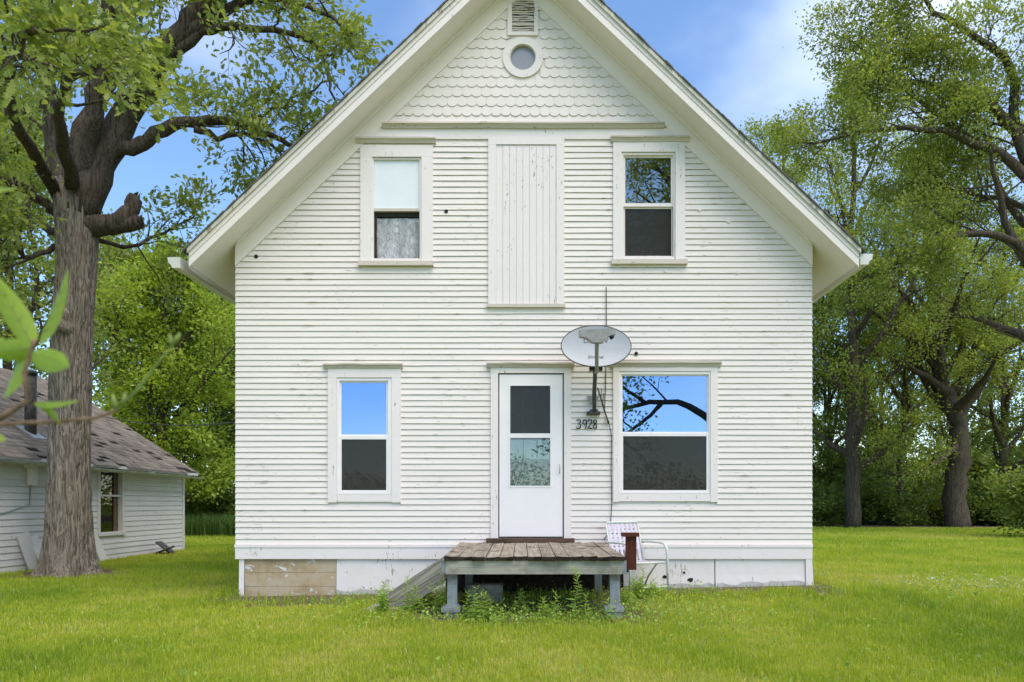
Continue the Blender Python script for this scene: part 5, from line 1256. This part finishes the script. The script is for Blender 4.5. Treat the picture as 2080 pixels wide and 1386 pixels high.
# --- upright weeds
def weed(px, py_base, h, label, seed, lean=0.06, d=None, side=4):
    d = d or FPX*(ZC - 0.03)/(py_base - HY); p = at(px, py_base, d); p.z = G(p.x, p.y)
    root = thing('weed', label, 'weed', tuple(p), 'weeds growing round the porch'); r_ = random.Random(seed); g_ = np.random.default_rng(seed)
    q = MB(); C, D, S, T = [], [], [], []
    for st_ in range(side):
        hh = h*(1.0 if st_ == 0 else r_.uniform(0.45, 0.85)); b0 = p + Vector((r_.gauss(0, .05), r_.gauss(0, .04), -0.02)) if st_ else p - Vector((0, 0, .02))
        ld = Vector((r_.gauss(0, lean), r_.gauss(0, lean), 1)); pts = [b0 + ld*hh*j/6 + Vector((r_.gauss(0, .004), r_.gauss(0, .004), 0))*j for j in range(7)]
        q.tube(pts, [0.0045*(1 - .7*j/6) for j in range(7)], 4, cap=False)
        nl = int(hh/0.011)
        for j in range(nl):
            f = 0.12 + 0.88*j/nl; i = min(5, int(f*6)); c = pts[i].lerp(pts[i+1], f*6 - i); a_ = j*2.4 + r_.uniform(-.3, .3)
            rise = 0.35 + 1.4*max(0, f - 0.75)*3; C.append(tuple(c)); D.append((math.cos(a_)*3, math.sin(a_)*3, rise*3)); S.append(r_.uniform(0.07, 0.115)*(1.15 - 0.55*f)); T.append(min(1, 0.25 + 0.6*f + r_.gauss(0, .12)))
    q.build('stem', M['greentwig'], root)
    C = np.array(C); D = np.array(D); nz = np.linalg.norm(D, axis=1, keepdims=True)
    V, F = leaf_arrays(C, np.array(S), g_, LANCE, 0.8, D/nz*3, 0.05); np_mesh('leaves', V, F, M['weed'], root, {'tint': np.repeat(np.clip(T, 0, 1), 2)})
def weed_top(px, py_top, y_, label, seed, side, lean=0.06):
    d = y_ + DCAM; p = at(px, py_top, d); weed(px, 0, p.z - G(p.x, y_), label, seed, lean, d, side)
W_ = [(1165, 1150, -1.98, 'tallest upright leafy weed in front of the porch beam', 1), (1190, 1203, -1.96, 'short weed close beside the tallest weed on the right post side', 2), (1126, 1200, -1.95, 'short weed beside the tallest weed on the ramp side', 3),
      (1052, 1195, -1.70, 'single weed in the dark middle under the porch', 3), (958, 1188, -1.98, 'bushy weed clump beside the left porch post', 5), (984, 1194, -1.95, 'leafy weed next to the bushy clump under the porch', 4),
      (1106, 1208, -1.90, 'small weed near the middle of the porch front', 3), (825, 1170, -1.50, 'pale weed growing in front of the ramp board', 4), (886, 1164, -1.62, 'weed between the ramp board and the left porch post', 4),
      (776, 1178, -1.45, 'feathery weed at the low end of the ramp board', 6), (1232, 1212, -2.0, 'small weed against the foot of the right porch post', 2), (858, 1208, -1.50, 'low dark weed under the ramp board', 3),
      (1018, 1222, -1.98, 'very low weed between the bushy clump and the single weed', 4), (1296, 1150, -0.80, 'bushy pale weed in front of the lawn chair', 9), (1324, 1172, -0.78, 'low weed by the front leg of the lawn chair', 7), (1276, 1185, -1.2, 'weed beside the brown railing stub', 6)]
for i, (a_, b_, y_, l_, n_) in enumerate(W_): weed_top(a_, b_, y_, l_, 100 + i, n_, 0.06 if i < 13 else 0.14)

# ------------------------------------------------------------------ shrub branch close to the camera
SD = 1.12
def S(px, py, dd=0.0): return at(px, py, SD + dd)
rt = Vector((-1.35, -DCAM + SD + 0.1, 0.0)); rt.z = G(rt.x, rt.y)
shrub = thing('shrub_branch', 'blurred shrub branch with large fresh leaves close to the camera', 'shrub', tuple(rt))
q = MB(); q.tube([rt - Vector((0, 0, .05)), rt + Vector((.05, 0, .5)), rt + Vector((.16, -.03, .95)), S(-190, 905, .02), S(-60, 878), S(0, 862), S(118, 856), S(188, 850), S(238, 834)], [.012, .010, .008, .006, .0045, .0038, .0033, .003, .0028], 8); q.build('twig', M['twig'], shrub)
q = MB(); q.tube([S(238, 834), S(285, 785), S(328, 728), S(352, 700)], [.0028, .0023, .0018, .0012], 7); q.build('green_shoot', M['greentwig'], shrub)
q = MB(); q.tube([S(-55, 880), S(20, 838), S(58, 812), S(50, 760), S(66, 705), S(72, 690)], [.0055, .005, .0045, .004, .0035, .003], 7); q.build('side_twig', M['twig'], shrub)
for p0, p1 in (((236, 832), (228, 800)), ((248, 826), (255, 797)), ((352, 700), (366, 676)), ((350, 705), (345, 680))):
    q = MB(); a0_, a1_ = S(*p0), S(*p1); q.tube([a0_, a0_.lerp(a1_, .5), a1_], [.0025, .0042, .0012], 7); q.build('bud', M['greentwig'], shrub)
def big_leaf(bp, tp, wpx, roll=0.0, bend=0.15, dd=0.0, dt=0.0):
    b0, t0 = S(*bp, dd), S(*tp, dd + dt); L_ = (t0 - b0); d = L_.normalized(); w = d.cross(Vector((0, 1, 0))).normalized(); nrm = w.cross(d); w = (w*math.cos(roll) + nrm*math.sin(roll)); nrm = w.cross(d)
    W = wpx/(FPX/SD)/2; n = 12; vs = []
    for i in range(n + 1):
        f = i/n; ww = W*2.05*(f + 0.015)**0.62*(1.0 - f)**0.95*(1 + 0.04*(i % 2)) + 0.0006
        c = b0 + L_*f - nrm*bend*L_.length*f*f
        vs += [c + w*ww + nrm*ww*0.28, c + w*ww*0.5 + nrm*ww*0.08, c, c - w*ww*0.5 + nrm*ww*0.08, c - w*ww + nrm*ww*0.28]
    q = MB(); q.add(vs, [(i*5+j, i*5+j+1, i*5+j+6, i*5+j+5) for i in range(n) for j in range(4)], 0, True); q.tube([Vector(vs[i*5+2]) + nrm*0.0003 for i in range(n + 1)], [0.0011*(1 - 0.8*i/n) for i in range(n + 1)], 5, 1)
    for i in (2, 4, 6, 8):
        for e_ in (0, 4): q.tube([vs[i*5+2], Vector(vs[(i+1)*5+(1 if e_ == 0 else 3)]) + nrm*0.0002, Vector(vs[min(n, i+2)*5+e_])], [0.0006, 0.0005, 0.0002], 4, 1)
    q.build('leaf', [M['bigleaf'], M['greentwig']], shrub)
big_leaf((78, 700), (154, 553), 60, 0.5, 0.1); big_leaf((66, 700), (-12, 560), 62, -0.4, 0.12, dd=.02); big_leaf((70, 700), (35, 600), 44, 0.9, 0.2, dd=.05)
big_leaf((66, 716), (152, 756), 66, 0.3, 0.25, dd=-.01); big_leaf((45, 716), (18, 812), 74, -0.5, 0.1, dd=.01); big_leaf((62, 708), (-25, 716), 60, 0.2, 0.2); big_leaf((40, 722), (120, 742), 40, 1.1, 0.2, dd=.03)
big_leaf((70, 818), (168, 826), 34, 0.9, 0.15); big_leaf((76, 822), (135, 858), 30, -0.6, 0.2); big_leaf((-60, 372), (44, 404), 40, 0.8, 0.2); big_leaf((-60, 360), (20, 352), 22, 0.6, 0.2)
big_leaf((-40, 876), (16, 902), 34, 0.6, 0.2); big_leaf((-20, 700), (-70, 640), 60, 0.2); big_leaf((-15, 690), (12, 700), 30, .4)
q = MB(); q.tube([rt + Vector((.05, 0, .5)), rt + Vector((.08, .02, 1.2)), S(-140, 420, .02), S(-60, 366)], [.010, .008, .005, .003], 7); q.build('side_twig', M['twig'], shrub)
print('leaves in oak:', n1, 'objects:', len(bpy.data.objects))
